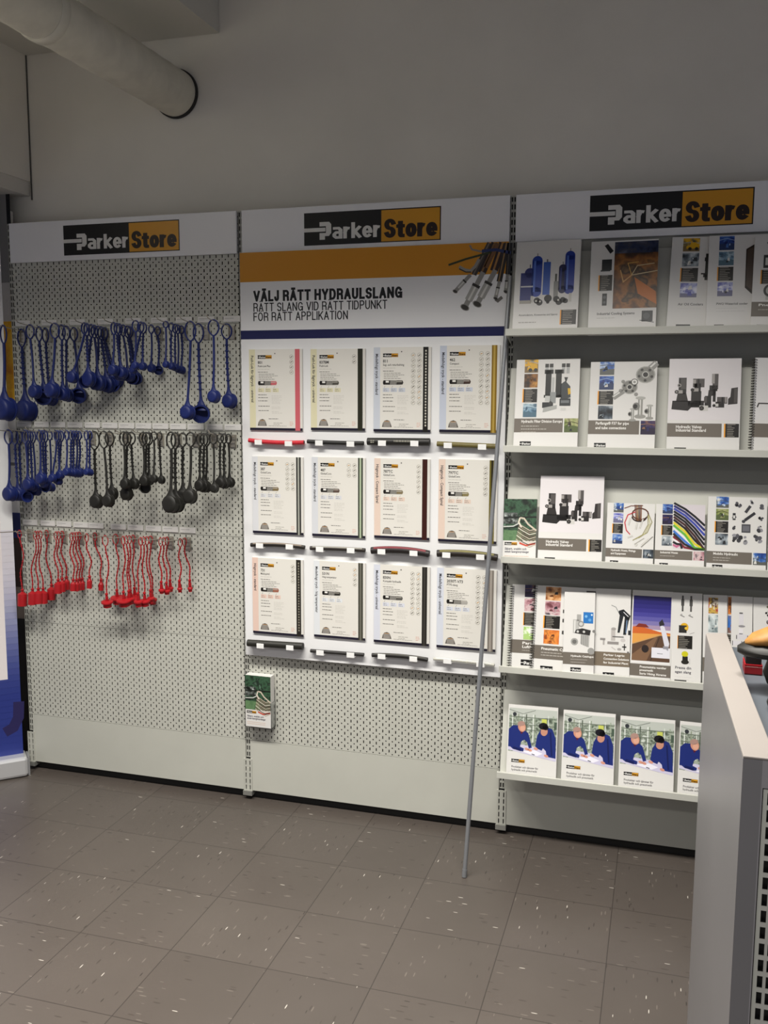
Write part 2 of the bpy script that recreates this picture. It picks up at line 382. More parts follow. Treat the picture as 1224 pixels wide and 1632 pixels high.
# ------------------------------------------------------------------ room
fl = MB(); fl.add([(-1.6,-4.2,0),(4.6,-4.2,0),(4.6,.1,0),(-1.6,.1,0)], [(0,1,2,3)], None)
def floor_mat():
    m = bpy.data.materials.new('vinyl_tiles'); m.use_nodes = True; nt = m.node_tree; N = NT(nt)
    b = nt.nodes['Principled BSDF']; b.inputs['Roughness'].default_value = .33; b.inputs['Specular IOR Level'].default_value = .35
    tc = nt.nodes.new('ShaderNodeTexCoord'); sp = nt.nodes.new('ShaderNodeSeparateXYZ'); nt.links.new(tc.outputs['Object'], sp.inputs[0])
    X, Y = sp.outputs[0], sp.outputs[1]
    tx = N.m('FLOOR', N.m('MULTIPLY_ADD', X, 1/.3, -.9159/.3)); ty = N.m('FLOOR', N.m('MULTIPLY_ADD', Y, 1/.3, .6947/.3))
    par = N.m('MODULO', N.m('ADD', N.m('ADD', tx, ty), 1000.0), 2.0)
    def mix(f, a, c):
        n = nt.nodes.new('ShaderNodeMix'); n.data_type = 'RGBA'
        N.v(n.inputs[0], f)
        for i, x in ((6, a), (7, c)):
            if isinstance(x, tuple): n.inputs[i].default_value = x
            else: nt.links.new(x, n.inputs[i])
        return n.outputs[2]
    def streak(scx, scy, seed, thr, sc):
        outs = []
        for sw in (0, 1):
            mp = nt.nodes.new('ShaderNodeMapping')
            mp.inputs['Scale'].default_value = (scx, scy, 1) if sw == 0 else (scy, scx, 1)
            mp.inputs['Rotation'].default_value = (0, 0, .12 if sw else -.1); mp.inputs['Location'].default_value = (seed, seed*.37, 0)
            nt.links.new(tc.outputs['Object'], mp.inputs[0])
            vo = nt.nodes.new('ShaderNodeTexVoronoi'); vo.inputs['Scale'].default_value = sc
            nt.links.new(mp.outputs[0], vo.inputs['Vector'])
            wn = nt.nodes.new('ShaderNodeSeparateColor'); nt.links.new(vo.outputs['Color'], wn.inputs[0])
            outs.append(N.m('MULTIPLY', N.m('LESS_THAN', vo.outputs['Distance'], .17), N.m('LESS_THAN', wn.outputs[0], thr)))
        return N.m('ADD', N.m('MULTIPLY', outs[0], par), N.m('MULTIPLY', outs[1], N.m('SUBTRACT', 1.0, par)))
    n1 = nt.nodes.new('ShaderNodeTexNoise'); n1.inputs['Scale'].default_value = 2.2; n1.inputs['Detail'].default_value = 5
    nt.links.new(tc.outputs['Object'], n1.inputs[0])
    c = mix(n1.outputs['Fac'], lin('#47413c'), lin('#57504b'))
    wn = nt.nodes.new('ShaderNodeTexWhiteNoise'); cb = nt.nodes.new('ShaderNodeCombineXYZ'); nt.links.new(tx, cb.inputs[0]); nt.links.new(ty, cb.inputs[1]); nt.links.new(cb.outputs[0], wn.inputs[0])
    c = mix(N.m('MULTIPLY', wn.outputs['Value'], .35), c, lin('#433d39'))
    c = mix(N.m('MULTIPLY', streak(4, 20, 3.1, .34, 3.6), .6), c, lin('#37312d'))
    c = mix(N.m('MULTIPLY', streak(4, 24, 7.7, .26, 3.8), .34), c, lin('#857c73'))
    c = mix(N.m('MULTIPLY', streak(6, 36, 11.3, .045, 3.2), .6), c, lin('#cfc8bd'))
    c = mix(N.m('MULTIPLY', streak(6, 34, 17.9, .07, 3.2), .75), c, lin('#23201e'))
    j = N.m('MAXIMUM', N.m('LESS_THAN', N.cell(X, .3, .9159), .0013), N.m('LESS_THAN', N.cell(Y, .3, -.6947), .0013))
    c = mix(N.m('MULTIPLY', j, .62), c, lin('#211d1b'))
    nt.links.new(c, b.inputs['Base Color']); return m
fl.mats = [floor_mat()]; fl.mi = [0]
structure(fl.build('floor', origin=(0, 0, 0)))
b = MB(); b.box((-1.6, .09, 0), (4.6, .19, 3.3), m_wall); structure(b.build('wall_back', origin=(0, .09, 0)))
b = MB(); b.box((-1.6, -4.2, 3.3), (4.6, .19, 3.4), m_ceil); structure(b.build('ceiling'))
# boxed-in bulkhead along the left wall, above the roll-up banner, with its lower trim
b = MB(); b.box((-1.6, -3.2, 2.42), (.047, .088, 3.3), m_wall); b.box((-1.6, -3.2, 2.366), (.040, .088, 2.42), mat('bulkhead_trim', '#d0cdc5', .7)); structure(b.build('wall_left'))
b = MB(); b.box((.047, .084, 2.35), (.0505, .0895, 3.2), mat('gap_shadow', '#55524d', .8)); structure(b.build('gap_shade_strip'))  # dark strip painted in for the shade where bulkhead meets wall
b = MB(); b.box((-.12, -.35, 2.9), (.885, .088, 3.3), mat('casing_paint', '#d0cec4', .7)); structure(b.build('trim_2'))

# ventilation duct
dz, dx, dr = 2.70, .706, .083
b = MB(); N_ = 40
rings = []
for i in range(60):
    y = .088 - i*.035; r = dr + .0012*math.sin(i*2.1)
    rings.append([(dx+r*math.cos(2*math.pi*k/N_), y, dz+r*math.sin(2*math.pi*k/N_)) for k in range(N_)])
b.sections(rings, m_duct)
D = thing('ventilation_duct', (dx, .088, dz-dr), 'round cloth-wrapped ventilation duct running out of the back wall near the ceiling', 'duct')
DP = b.build('duct_pipe', D)
b = MB(); b.lathe([(dr+.006, -.0006), (dr+.006, .012), (dr-.004, .012)], (dx, .088, dz), (0, -1, 0), m_cavity, 40); b.build('gap_shade_ring', D)  # first ring is dark, standing in for the shaded gap round the duct
for yy in (-.69, -1.3):
    b = MB(); b.lathe([(dr+.001, 0), (dr+.006, .006), (dr+.006, .034), (dr+.001, .04)], (dx, yy, dz), (0, -1, 0), m_duct, 40); b.build('joint_band', DP)

# ------------------------------------------------------------------ wall shelving system: three bays, uprights, signs
for k in range(4):
    t = thing('shelf_upright', (k, .02, 0), ['slotted grey steel upright at the left end of the shelving, beside the banner', 'slotted grey steel upright between the cap pegboard and the hose board',
              'slotted grey steel upright between the hose board and the catalog shelves', 'slotted grey steel upright at the far end of the catalog shelves'][k], 'shelf upright', 'uprights of the wall shelving')
    b = MB(); b.box((k-.009, .003, .17), (k+.009, .005, 2.244), m_upr); b.build('slotted_face', t, origin=(k-.009, .003, .17))
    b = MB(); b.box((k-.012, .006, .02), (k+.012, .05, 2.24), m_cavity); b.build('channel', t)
    b = MB(); b.box((k-.017, -.004, .036), (k+.017, -.001, .165), m_foot); b.build('foot_bracket', t, origin=(k-.017, -.004, .036))
    b = MB(); b.box((k-.019, -.012, .018), (k+.019, .03, .036), mat('zinc_cap', '#a5a59f', .35, .6)); b.build('foot_cap', t)
JO = [.2418, .6418, 1.0418, 1.4418, 1.8418, 2.2418]
for k in range(3):
    x0, x1 = k+.0105, k+.9895
    t = thing('wall_shelving_bay', (k+.5, .03, 0), ['grey perforated pegboard bay hung with blue, black and red rubber caps', 'grey perforated pegboard bay behind the hose selection board',
              'plain backed shelving bay carrying five shelves of catalogs'][k], 'shelving bay')
    for i in range(5):
        b = MB(); z0, z1 = JO[i]+.0008, JO[i+1]-.0008
        b.box((x0, 0, z0), (x1, .0012, z1), m_peg if k < 2 else m_plain)
        b.box((x0, .0012, z0), (x1, .012, z0+.002), m_steel); b.box((x0, .0012, z1-.002), (x1, .012, z1), m_steel)
        b.build('peg_panel' if k < 2 else 'back_panel', t, origin=(k, 0, z0))
    b = MB(); b.box((x0, -.001, .0366), (x1, .012, JO[0]-.0008), m_steel); b.build('plinth_panel', t)
    b = MB(); b.box((x0, .022, .001), (x1, .03, .06), m_kick); b.build('kick_shade_board', t)  # added dark board that blackens the shaded recess under the plinth
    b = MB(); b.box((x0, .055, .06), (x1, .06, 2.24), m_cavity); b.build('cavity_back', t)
    hz0 = [2.0925, 2.0925, 2.0905][k]
    b = MB(); b.box((x0, -.012, hz0), (x1, -.0015, 2.2436), mat('header_board_white', '#e8e8ea', .4, spec=.35))
    h = tag(b.build('header_sign', bevel=.001), ['white header board with black and yellow logo above the caps on the left bay', 'white header board with black and yellow logo above the orange stripe of the hose board',
            'white header board with black and yellow logo above the catalog shelves'][k], 'sign', 'header signs over the three bays')
    b = MB(); lw = .5; lx = [.2585, 1.2545, 2.252][k]; lz = [2.1115, 2.108, 2.114][k]
    p = Print(b, wall_M(lx, -.0122, lz), lw, lw); logo(p, 0, 0, 1, lay=2); lp = b.build('logo_panel', h)

# ------------------------------------------------------------------ hose selection board in the middle bay
BX0, BX1, BZ0, BZ1, BY = 1.010, 1.992, .592, 2.091, -.030
bt = thing('hose_selection_board', (1.5, BY, BZ0), 'tall white hose selection board with orange stripe, navy stripe and bold heading', 'display board')
b = MB(); b.box((BX0, BY, BZ0), (BX1, -.0125, BZ1), m_white); b.build('board_panel', bt, bevel=.001)
bw, bh = BX1-BX0, BZ1-BZ0
b = MB(); p = Print(b, wall_M(BX0, BY, BZ0), bw, bh)
vz = lambda z: (z-BZ0)/bh
z_or0 = onY(387, 450, BY).z; z_nv1, z_nv0 = onY(387, 527, BY).z, onY(387, 541, BY).z
p.rect(0, vz(z_or0), 1, vz(2.0905), '#c98818', 1)
p.rect(0, vz(z_nv0), 1, vz(z_nv1), '#1e2150', 1)
def bpos(px, py): q = onY(px, py, BY); return ((q.x-BX0)/bw, (q.z-BZ0)/bh)
def btext(s, px0, py, px1, size, bold):
    u0, v = bpos(px0, py); u1, _ = bpos(px1, py-6); strokes(p, s, u0, v, u1, size*.72 if not bold else size*.74, .0042 if not bold else .0088, '#151515', 2, False, .22 if bold else .28)
btext('VÄLJ RÄTT HYDRAULSLANG', 404, 481, 641, .0535, .030)
btext('RÄTT SLANG VID RÄTT TIDPUNKT', 404, 497, 617, .044, 0)
btext('FÖR RÄTT APPLIKATION', 404, 512, 554.5, .044, 0)
b.build('stripes_and_heading', bt)
# printed bunch of hose ends in the upper right corner
b = MB(); p = Print(b, wall_M(BX0, BY, BZ0), bw, bh)
def zp(x, y): return bpos(700+x/9.415, 380+y/9.415)      # measured in a close view of that corner
def hose(a, c, w, col, lay, hi=None):
    w *= 1.32
    p.line([zp(*a), zp(*c)], w, col, lay)
    if hi: p.line([zp(a[0]-8, a[1]), zp(c[0]-8, c[1])], w*.25, hi, lay+1)
hose((760, 70), (520, 545), .014, '#3c3630', 3, '#6d6257'); hose((840, 70), (640, 520), .020, '#2a1c16', 4, '#7d5a33')
hose((960, 65), (820, 490), .021, '#2a1a15', 4, '#9a6f3a'); hose((1020, 65), (900, 650), .014, '#2b2622', 5, '#8d6e45')
hose((1065, 65), (1030, 540), .013, '#1b1918', 5, '#4a443e'); hose((880, 70), (700, 440), .012, '#6b4a2a', 5)
p.line([zp(640, 190), zp(850, 170), zp(1075, 215)], .010, '#23305f', 6); p.line([zp(460, 100), zp(490, 165), zp(640, 200)], .006, '#7f7a72', 4)
p.line([zp(140, 400), zp(400, 310), zp(640, 245), zp(780, 205)], .007, '#33391b', 6)
p.line([zp(600, 310), zp(540, 420), zp(470, 490), zp(380, 470), zp(300, 425)], .010, '#8f8c84', 6)
p.line([zp(300, 455), zp(400, 505), zp(480, 505)], .004, '#2e2c29', 7)
def fitting(a, c, w1, w2, lay=6):
    w1 *= 1.3; w2 *= 1.3; A, C = Vector(zp(*a)), Vector(zp(*c)); L = C-A
    P_ = lambda t: tuple(A+L*t)
    p.line([P_(0), P_(.35)], w2, '#8b8984', lay); p.line([P_(.35), P_(.42)], w1*1.05, '#33302c', lay)
    p.line([P_(.42), P_(.8)], w1, '#a3a29c', lay); p.line([P_(.42), P_(.8)], w1*.25, '#d2d1cb', lay+1); p.line([P_(.8), P_(1)], w2*1.1, '#8d8c86', lay)
    p.disc(C.x, C.y, w1*.62, '#8f8e88', lay+1, .62, -.45); p.disc(C.x, C.y, w1*.5, '#3b3833', lay+2, .6, -.45)
fitting((660, 505), (385, 1035), .021, .013); fitting((845, 475), (570, 985), .021, .013)
fitting((470, 545), (240, 795), .012, .010); fitting((905, 640), (845, 900), .010, .009); fitting((1030, 540), (1000, 800), .011, .010)
p.line([zp(845, 910), zp(880, 935), zp(945, 880)], .011, '#6d6b66', 7)
b.build('hose_picture', bt)

# ------------------------------------------------------------------ info cards
CARD = [   # x0,y0,x1,y1 px, side colour, side text, number, name, hose strip colours, core colour, icon columns, icon rows
 (397,557,482.5,686.6,'#dad4b2','Push-Lok för lågtryck - universal','801','Push-Lok Plus',('#c9626a','#c9626a'),'#c8686e',1,4,'cream card with a red hose stripe down its right edge, top row'),
 (495,556.5,582,686.6,'#dad4b2','Push-Lok för lågtryck - universal','837BM','Push-Lok',('#2a2a1e','#2a2a1e'),'#55524a',1,2,'yellow-edged card with a black hose stripe and only two icons, top row'),
 (595.7,553.7,686,689,'#c6cbd4','Medelhögt tryck - standard','811','Sug- och returledning',('#1f1d19','#cfcabd'),'#3a3733',2,10,'pale blue-edged card with a black white-lettered hose stripe, third in the top row'),
 (701.6,551,794.7,690,'#c3c9d6','Medelhögt tryck - standard','462','Compact',('#8a6d22','#b69a4c'),'#4a3a33',2,10,'pale blue-edged card with a golden hose stripe, top right beside the tube'),
 (401.6,727,484,853,'#d6d7da','Medelhögt tryck - standard','387','GlobalCore',('#2b2a28','#9fa096'),'#7b6a4a',2,6,'grey-edged card with a black and grey hose stripe and twelve icons, left of middle row'),
 (497,728,582.3,858,'#d2d4d8','Medelhögt tryck - standard','487','GlobalCore',('#3c4136','#a9b69a'),'#5a4a42',2,3,'grey-edged card with a greenish hose stripe and six icons, second in middle row'),
 (596.7,730,684.3,861,'#dfcabb','Högtryck - Compact Spiral','787TC','GlobalCore',('#3a1a14','#3a1a14'),'#7e7256',1,6,'peach-edged card with a dark brown hose stripe, third in the middle row'),
 (699.6,731.5,791,867,'#dfcabb','Högtryck - Compact Spiral','797TC','GlobalCore',('#6e6423','#2c2716'),'#857a52',1,6,'peach-edged card with an olive hose stripe, right end of the middle row'),
 (402,888,484,1015,'#e0c4b6','Högtryck - standard','731','Multispiral',('#2a2722','#8a8577'),'#9c6450',1,4,'salmon-edged card with a black hose stripe with grey lettering, lower left'),
 (500,893,582.3,1021,'#dcdfe2','Medelhögt tryck - hög temperatur','531N','Hög temperatur',('#3d3c33','#6a695e'),'#3d3b35',1,4,'grey-edged card with a plain dark olive stripe, second in the bottom row'),
 (596,899,684,1030,'#d2d5df','Medelhögt tryck - universal','830N','Kompakt hydraulik',('#26231f','#3a3733'),'#55534e',2,9,'lavender-edged card with a narrow black hose stripe, third in the bottom row'),
 (697,904,789.4,1039,'#d0d4de','Medelhögt tryck - universal','2030T-V73','PTFE-slang',('#7b746c','#a39b92'),'#a4a19b',2,10,'lavender-edged card with a grey hose stripe, lower right behind the leaning tube')]
m_cardback = mat('card_stock', '#dedbd3', .35, spec=.35)
for (x0, y0, x1, y1, side, stext, num, nam, strip, core, ic, ir, lab) in CARD:
    a, c = onY(x0, y0, BY-.006), onY(x1, y1, BY-.006)
    w, h = c.x-a.x, a.z-c.z
    b = MB(); yb = BY-.007
    b.box((a.x, yb, c.z), (c.x, BY-.0008, a.z), m_cardback)
    p = Print(b, wall_M(a.x, yb, c.z), w, h)
    p.rect(0, .03, .115, 1, side, 1)
    p.text(stext, .035, .925, .068, '#2b2a33', .02, lay=2, rot=-math.pi/2, xs=.92)
    p.rect(0, 0, 1, .03, '#1f1c2b', 1)
    p.rect(.865, 0, .955, 1, strip[0], 2); p.rect(.955, .035, 1, 1, '#d9d6cf', 1)
    if strip[1] != strip[0]:
        if num in ('811', '731'):
            for i in range(26): p.rect(.9, .07+i*.035, .925, .09+i*.035, strip[1], 3)
        else: p.rect(.893, .0, .925, 1, strip[1], 3)
    logo(p, .165, .885, .265, 2)
    p.disc(.49, .947, .011, '#55524d', 2)
    p.text(num, .165, .822, .068, '#2d2c2a', .02, lay=2, xs=.9); p.text(nam, .165, .782, .05, '#3a3936', .01, lay=2, xs=.85)
    p.bars(.165, .755, .38, 1, .02, '#c2bfb7'); p.bars(.165, .72, .22, 1, .02, '#6f6c66', .01); p.bars(.18, .695, .36, 4, .021, '#85827b', .009)
    # cut-away hose drawing
    hv = .585
    p.rect(.18, hv-.026, .31, hv+.026, '#2f2c29', 2); p.disc(.185, hv, .02, '#1c1a18', 3, 1.9); p.rect(.215, hv-.002, .27, hv+.02, '#e8e6df', 3)
    p.poly([(.29, hv-.027), (.41, hv-.025), (.41, hv+.025), (.29, hv+.027)], '#6b6a66', 3)
    for i in range(6): p.line([(.295+i*.02, hv-.025), (.31+i*.02, hv+.025)], .006, '#a9a49b', 4)
    p.poly([(.40, hv-.026), (.51, hv-.024), (.525, hv), (.51, hv+.024), (.40, hv+.026)], core if num != '531N' else '#33312c', 3)
    p.rect(.40, hv+.006, .50, hv+.014, '#b9b4aa', 4)
    for i, q in enumerate((.165, .30, .44)):
        p.line([(q+.04, hv-.04), (q+.02, hv-.062)], .005, '#8a877f', 2); p.rect(q, hv-.112, q+.115, hv-.064, side, 2); p.bars(q+.012, hv-.078, .085, 2, .02, '#7d7a74', .008, 3)
    for i, vv in enumerate((.44, .405, .365, .30, .245)): p.bars(.165, vv, .25, 1, .02, '#6e6b65', .011); p.bars(.42, vv-.012, .2, 2, .018, '#c9c6be', .007)
    # icons
    for cc in range(ic):
        for rr in range(ir):
            u, v = (.80-cc*.105, .905-rr*.062) if ic == 2 else (.80, .905-rr*.062)
            p.disc(u, v, .038, '#aaa79f', 2, 1, 0, 12); p.disc(u, v, .031, '#dedad0', 3, 1, 0, 12)
            R = random.Random(int(rr*7+cc*3+len(num)))
            p.line([(u-.018, v-.012+R.uniform(0, .01)), (u+.016, v+.012-R.uniform(0, .01))], .012, R.choice(['#4a4843', '#8d8a82', '#3b3936', '#b78a4a']), 4)
    # dark arched emblem at the bottom and small print beside it
    p.poly([(.15, .055), (.325, .055), (.305, .1), (.285, .128), (.24, .14), (.19, .128), (.165, .1)], '#5b554f', 2)
    for i in range(4): p.rect(.175, .064+i*.016, .30, .071+i*.016, '#bdb8af', 3)
    p.rect(.195, .118, .28, .124, '#c58f4a', 3)
    p.bars(.36, .143, .22, 1, .02, '#55524d', .009); p.bars(.45, .092, .2, 2, .02, '#a8a49c', .01); p.bars(.36, .055, .42, 1, .02, '#8d8a83', .007); p.bars(.76, .105, .07, 3, .02, '#d79a86', .008)
    tag(b.build('info_card'), lab, 'card', 'hose info cards on the board')

# hose samples, each held by two white clips
HOSE = [  # xl,yl, xr,yr px centre line ends, diameter px, bow px (up), colours body/top, clips px, label
 (396.5,701.5,484.7,705,7.6,-2,'#c3202f',None,(413.5,461.5),'red hose sample clipped under the red-striped card'),
 (490,703.5,579.6,706.5,7.4,-.6,'#191816',None,(510,560),'thin black hose sample clipped beside the red one, top row'),
 (586,703.5,685,704.5,13,0,'#1d1c19','#8d8b80',(611,662.5),'thick black hose sample with pale printing, top row'),
 (696.7,707.3,792,711.5,8.6,0,'#6a6030',None,(715,769.5),'olive hose sample clipped in the top row beside the tube'),
 (400,868.5,485.6,872.5,7.6,2.5,'#221d18','#8f8172',(415.5,463),'bowed black hose sample with tan upper line, left of the middle row'),
 (494.5,873.5,582,877,7.4,.8,'#2a231e','#9a978d',(511,560.5),'black hose sample with grey upper line, second in the middle row'),
 (592,877.5,684,883,12.5,4,'#1f1a19','#7c2730',(610,661),'thick black hose sample with dark red top, middle row'),
 (697,882,792.7,889,12.5,3,'#241d17','#77703a',(713,767),'thick black hose sample with olive top, right end of middle row'),
 (395,1024.5,483,1030,13,0,'#23221c',None,(417.5,464.5),'thickest matt black hose sample, lower left of the board'),
 (495,1037,580,1043.5,6.6,0,'#23211f',None,(511.5,560),'thin black hose sample clipped second in the bottom row'),
 (593,1044,681.6,1051.5,7.6,2.5,'#1d1b19','#54524c',(609.5,660),'bowed thin black hose sample, third in the bottom row'),
 (691,1050,788,1060,5.6,1,'#b9b8ae','#e4e3db',(714,766.5),'white hose sample with metal end, bottom right of the board')]
m_clip = mat('white_clip', '#eeeeec', .35)
for (xl, yl, xr, yr, dpx, bow, colr, top, clips, lab) in HOSE:
    r = dpx/2/1492*3.05; yh = BY-.008-r
    A, B = onY(xl, yl, yh), onY(xr, yr, yh)
    tilt = Vector((A.x, yh, (A.z+B.z)/2)); endp = Vector((B.x, yh, (A.z+B.z)/2))
    mid = lambda t: tilt.lerp(endp, t) + Vector((0, 0, A.z-(A.z+B.z)/2 if False else 0)) + Vector((0, 0, (A.z*(1-t)+B.z*t)-(A.z+B.z)/2 + bow/480*4*t*(1-t)))
    t_ = thing('hose_sample', ((A.x+B.x)/2, yh, min(A.z, B.z)-r), lab, 'hose', 'hose samples on the board')
    b = MB(); body = mat('hose_'+colr[1:], colr, .5, var=.12, vscale=160)
    b.tube([mid(i/20) for i in range(21)], r, body, 16)
    for e in (0, 1): q = mid(e); b.lathe([(r*.62, 0), (r*.62, .0008), (0, .0009)], q, (1 if e else -1, 0, 0), m_kick, 14)
    hb = b.build('hose', t_)
    if top:
        b = MB()
        if dpx > 12 and bow == 0:
            p = Print(b, wall_M(A.x+.01, yh-r-.0004, A.z-.006), .2, .02)
            p.text('811-12', .18, .25, .05, top, lay=1); p.bars(.02, .5, .12, 2, .3, top, .02); p.bars(.45, .5, .5, 1, .02, top, .03)
        else:
            b.tube([mid(i/20)+Vector((0, -r*.55, r*.62)) for i in range(1, 20)], r*.38, mat('hosetop_'+top[1:], top, .45), 8)
        b.build('printed_line', hb)
    for cx in clips:
        f = (cx-xl)/(xr-xl); q = mid(f); b = MB(); cw = .0145
        zc = q.z - r*.35
        b.box((q.x-cw, yh-r-.003, zc-.010), (q.x+cw, yh-r-.0008, zc+.009), m_clip)
        b.box((q.x-cw, yh-r-.0008, zc-.010), (q.x+cw, BY-.0006, zc-r*.8-.004 if zc-r*.8-.004 > zc-.0095 else zc-.008), m_clip); b.build('clip', t_, bevel=.0008)

# ------------------------------------------------------------------ hooks, price labels and rubber caps on the left bay
HK = {'top': (1.8418, 1.829, [38, 80, 124.6, 169.5, 213.6, 255, 294, 329.5, 370.5], 540),
      'middle': (1.4418, 1.4265, [40, 68, 94, 121, 148.5, 176.5, 203, 230, 257, 285, 313, 343, 372], 700),
      'bottom': (1.0418, 1.0265, [50, 78, 103.5, 130.4, 154.3, 190, 217, 245.5, 272.4, 300], 858)}
HOOKX = {}
for row, (zj, zw, bases, py) in HK.items():
    for i, bx in enumerate(bases):
        X = onY(bx, py, 0).x; HOOKX[(row, i)] = X
        t = thing('display_hook', (X, -.1, zw-.05), 'zinc display hook, %s from the left in the %s row' % (ORD[i+1], row), 'hook', 'wire hooks on the pegboard')
        b = MB(); w = .0125
        b.box((X-w, -.003, zw-.046), (X+w, -.0006, zw+.004), m_wire); b.box((X-w, -.010, zw-.046), (X-w+.002, -.003, zw+.004), m_wire); b.box((X+w-.002, -.010, zw-.046), (X+w, -.003, zw+.004), m_wire)
        for q in (.012, .026, .04): b.box((X-w+.003, -.0065, zw-q-.003), (X+w-.003, -.003, zw-q+.003), m_wire)
        b.build('base_plate', t)
        b = MB(); b.tube([(X, -.003, zw-.004), (X, -.03, zw), (X, -.10, zw+.007), (X, -.18, zw+.015), (X, -.194, zw+.019), (X, -.203, zw+.028)], .0018, m_wire, 8); b.build('wire_arm', t)
        b = MB(); b.box((X-.034, -.0035, zj+.006), (X+.034, -.0008, zj+.027), m_paper)
        p = Print(b, wall_M(X-.034, -.0035, zj+.006), .068, .021); p.bars(.08, .62, .7, 1, .2, '#a5a4a2', .03); p.bars(.08, .35, .5, 1, .2, '#c3c2c0', .02)
        tag(b.build('price_label'), 'white price label above the %s hook from the left in the %s row' % (ORD[i+1], row), 'label', 'price labels on the pegboard')
def hook_pt(row, i, px):      # depth Y on hook i at which the wire shows at pixel column px
    X = HOOKX[(row, i)]; zw = HK[row][1]; best = None
    for k in range(2, 200):
        Y = -k*.001; d = Vector((X, Y, zw+.0001*k*.7))-CC; x = 612+CF*d.dot(CR)/d.dot(CFW)
        if best is None or abs(x-px) < best[0]: best = (abs(x-px), Y)
    Y = best[1]; Y = max(-.192, min(-.012, Y)); return Vector((X, Y, zw + .0001*700*(-Y)))
def ring_mb(b, top, rx, rz, m, tr=.0024, lean=0.0):
    c = top + Vector((lean*rz, 0, -rz+tr+.0018))
    pts = []
    for k in range(22):
        a = 2*math.pi*k/22; s_ = math.sin(a); sx = rx*math.cos(a)*(1-.28*max(0, -s_)**2)
        pts.append(c+Vector((sx, .15*rx*math.cos(a), rz*s_)))
    b.tube(pts, tr, m, 6, True); return c - Vector((0, 0, rz))
def strap_mb(b, a, c, r, m, wave=0.0, ph=0.0, nubs=True, n=16):
    pts = []
    for i in range(n+1):
        t = i/n; q = a.lerp(c, t); e = math.sin(math.pi*t)
        pts.append(q+Vector((wave*math.sin(ph+t*5.2)*min(1, 3*t, 3*(1-t)) + .003*e*math.cos(ph), .002*e, 0)))
    b.tube(pts, r, m, 6)
    if nubs:
        for i in range(2, n-1, 2):
            q = pts[i]; b.lathe([(0, -r*1.1), (r*1.65, -r*.4), (r*1.65, r*.4), (0, r*1.1)], q, (0, 0, 1), m, 6)
def cup_cap(b, c, r, ax, m, depth=1.25):
    d = depth*r
    b.lathe([(0, -.52*d), (.55*r, -.52*d), (.86*r, -.47*d), (r, -.34*d), (r, .36*d), (1.09*r, .38*d), (1.09*r, .5*d), (.88*r, .5*d), (.88*r, -.25*d), (0, -.3*d)], c, ax, m, 24)
def neck_mb(b, top, c, r, rs, m):
    rings = []
    for t, wd, th in ((0, rs*1.05, rs*1.05), (.25, max(rs*1.3, .2*r), rs*1.2), (.5, max(rs*1.5, .40*r), max(rs, .22*r)), (.75, .68*r, .32*r), (1, .92*r, .42*r)):
        q = top.lerp(c+Vector((0, 0, .35*r)), t)
        rings.append([tuple(q+Vector((wd*math.cos(2*math.pi*k/12), th*math.sin(2*math.pi*k/12), 0))) for k in range(12)])
    b.sections(rings, m)
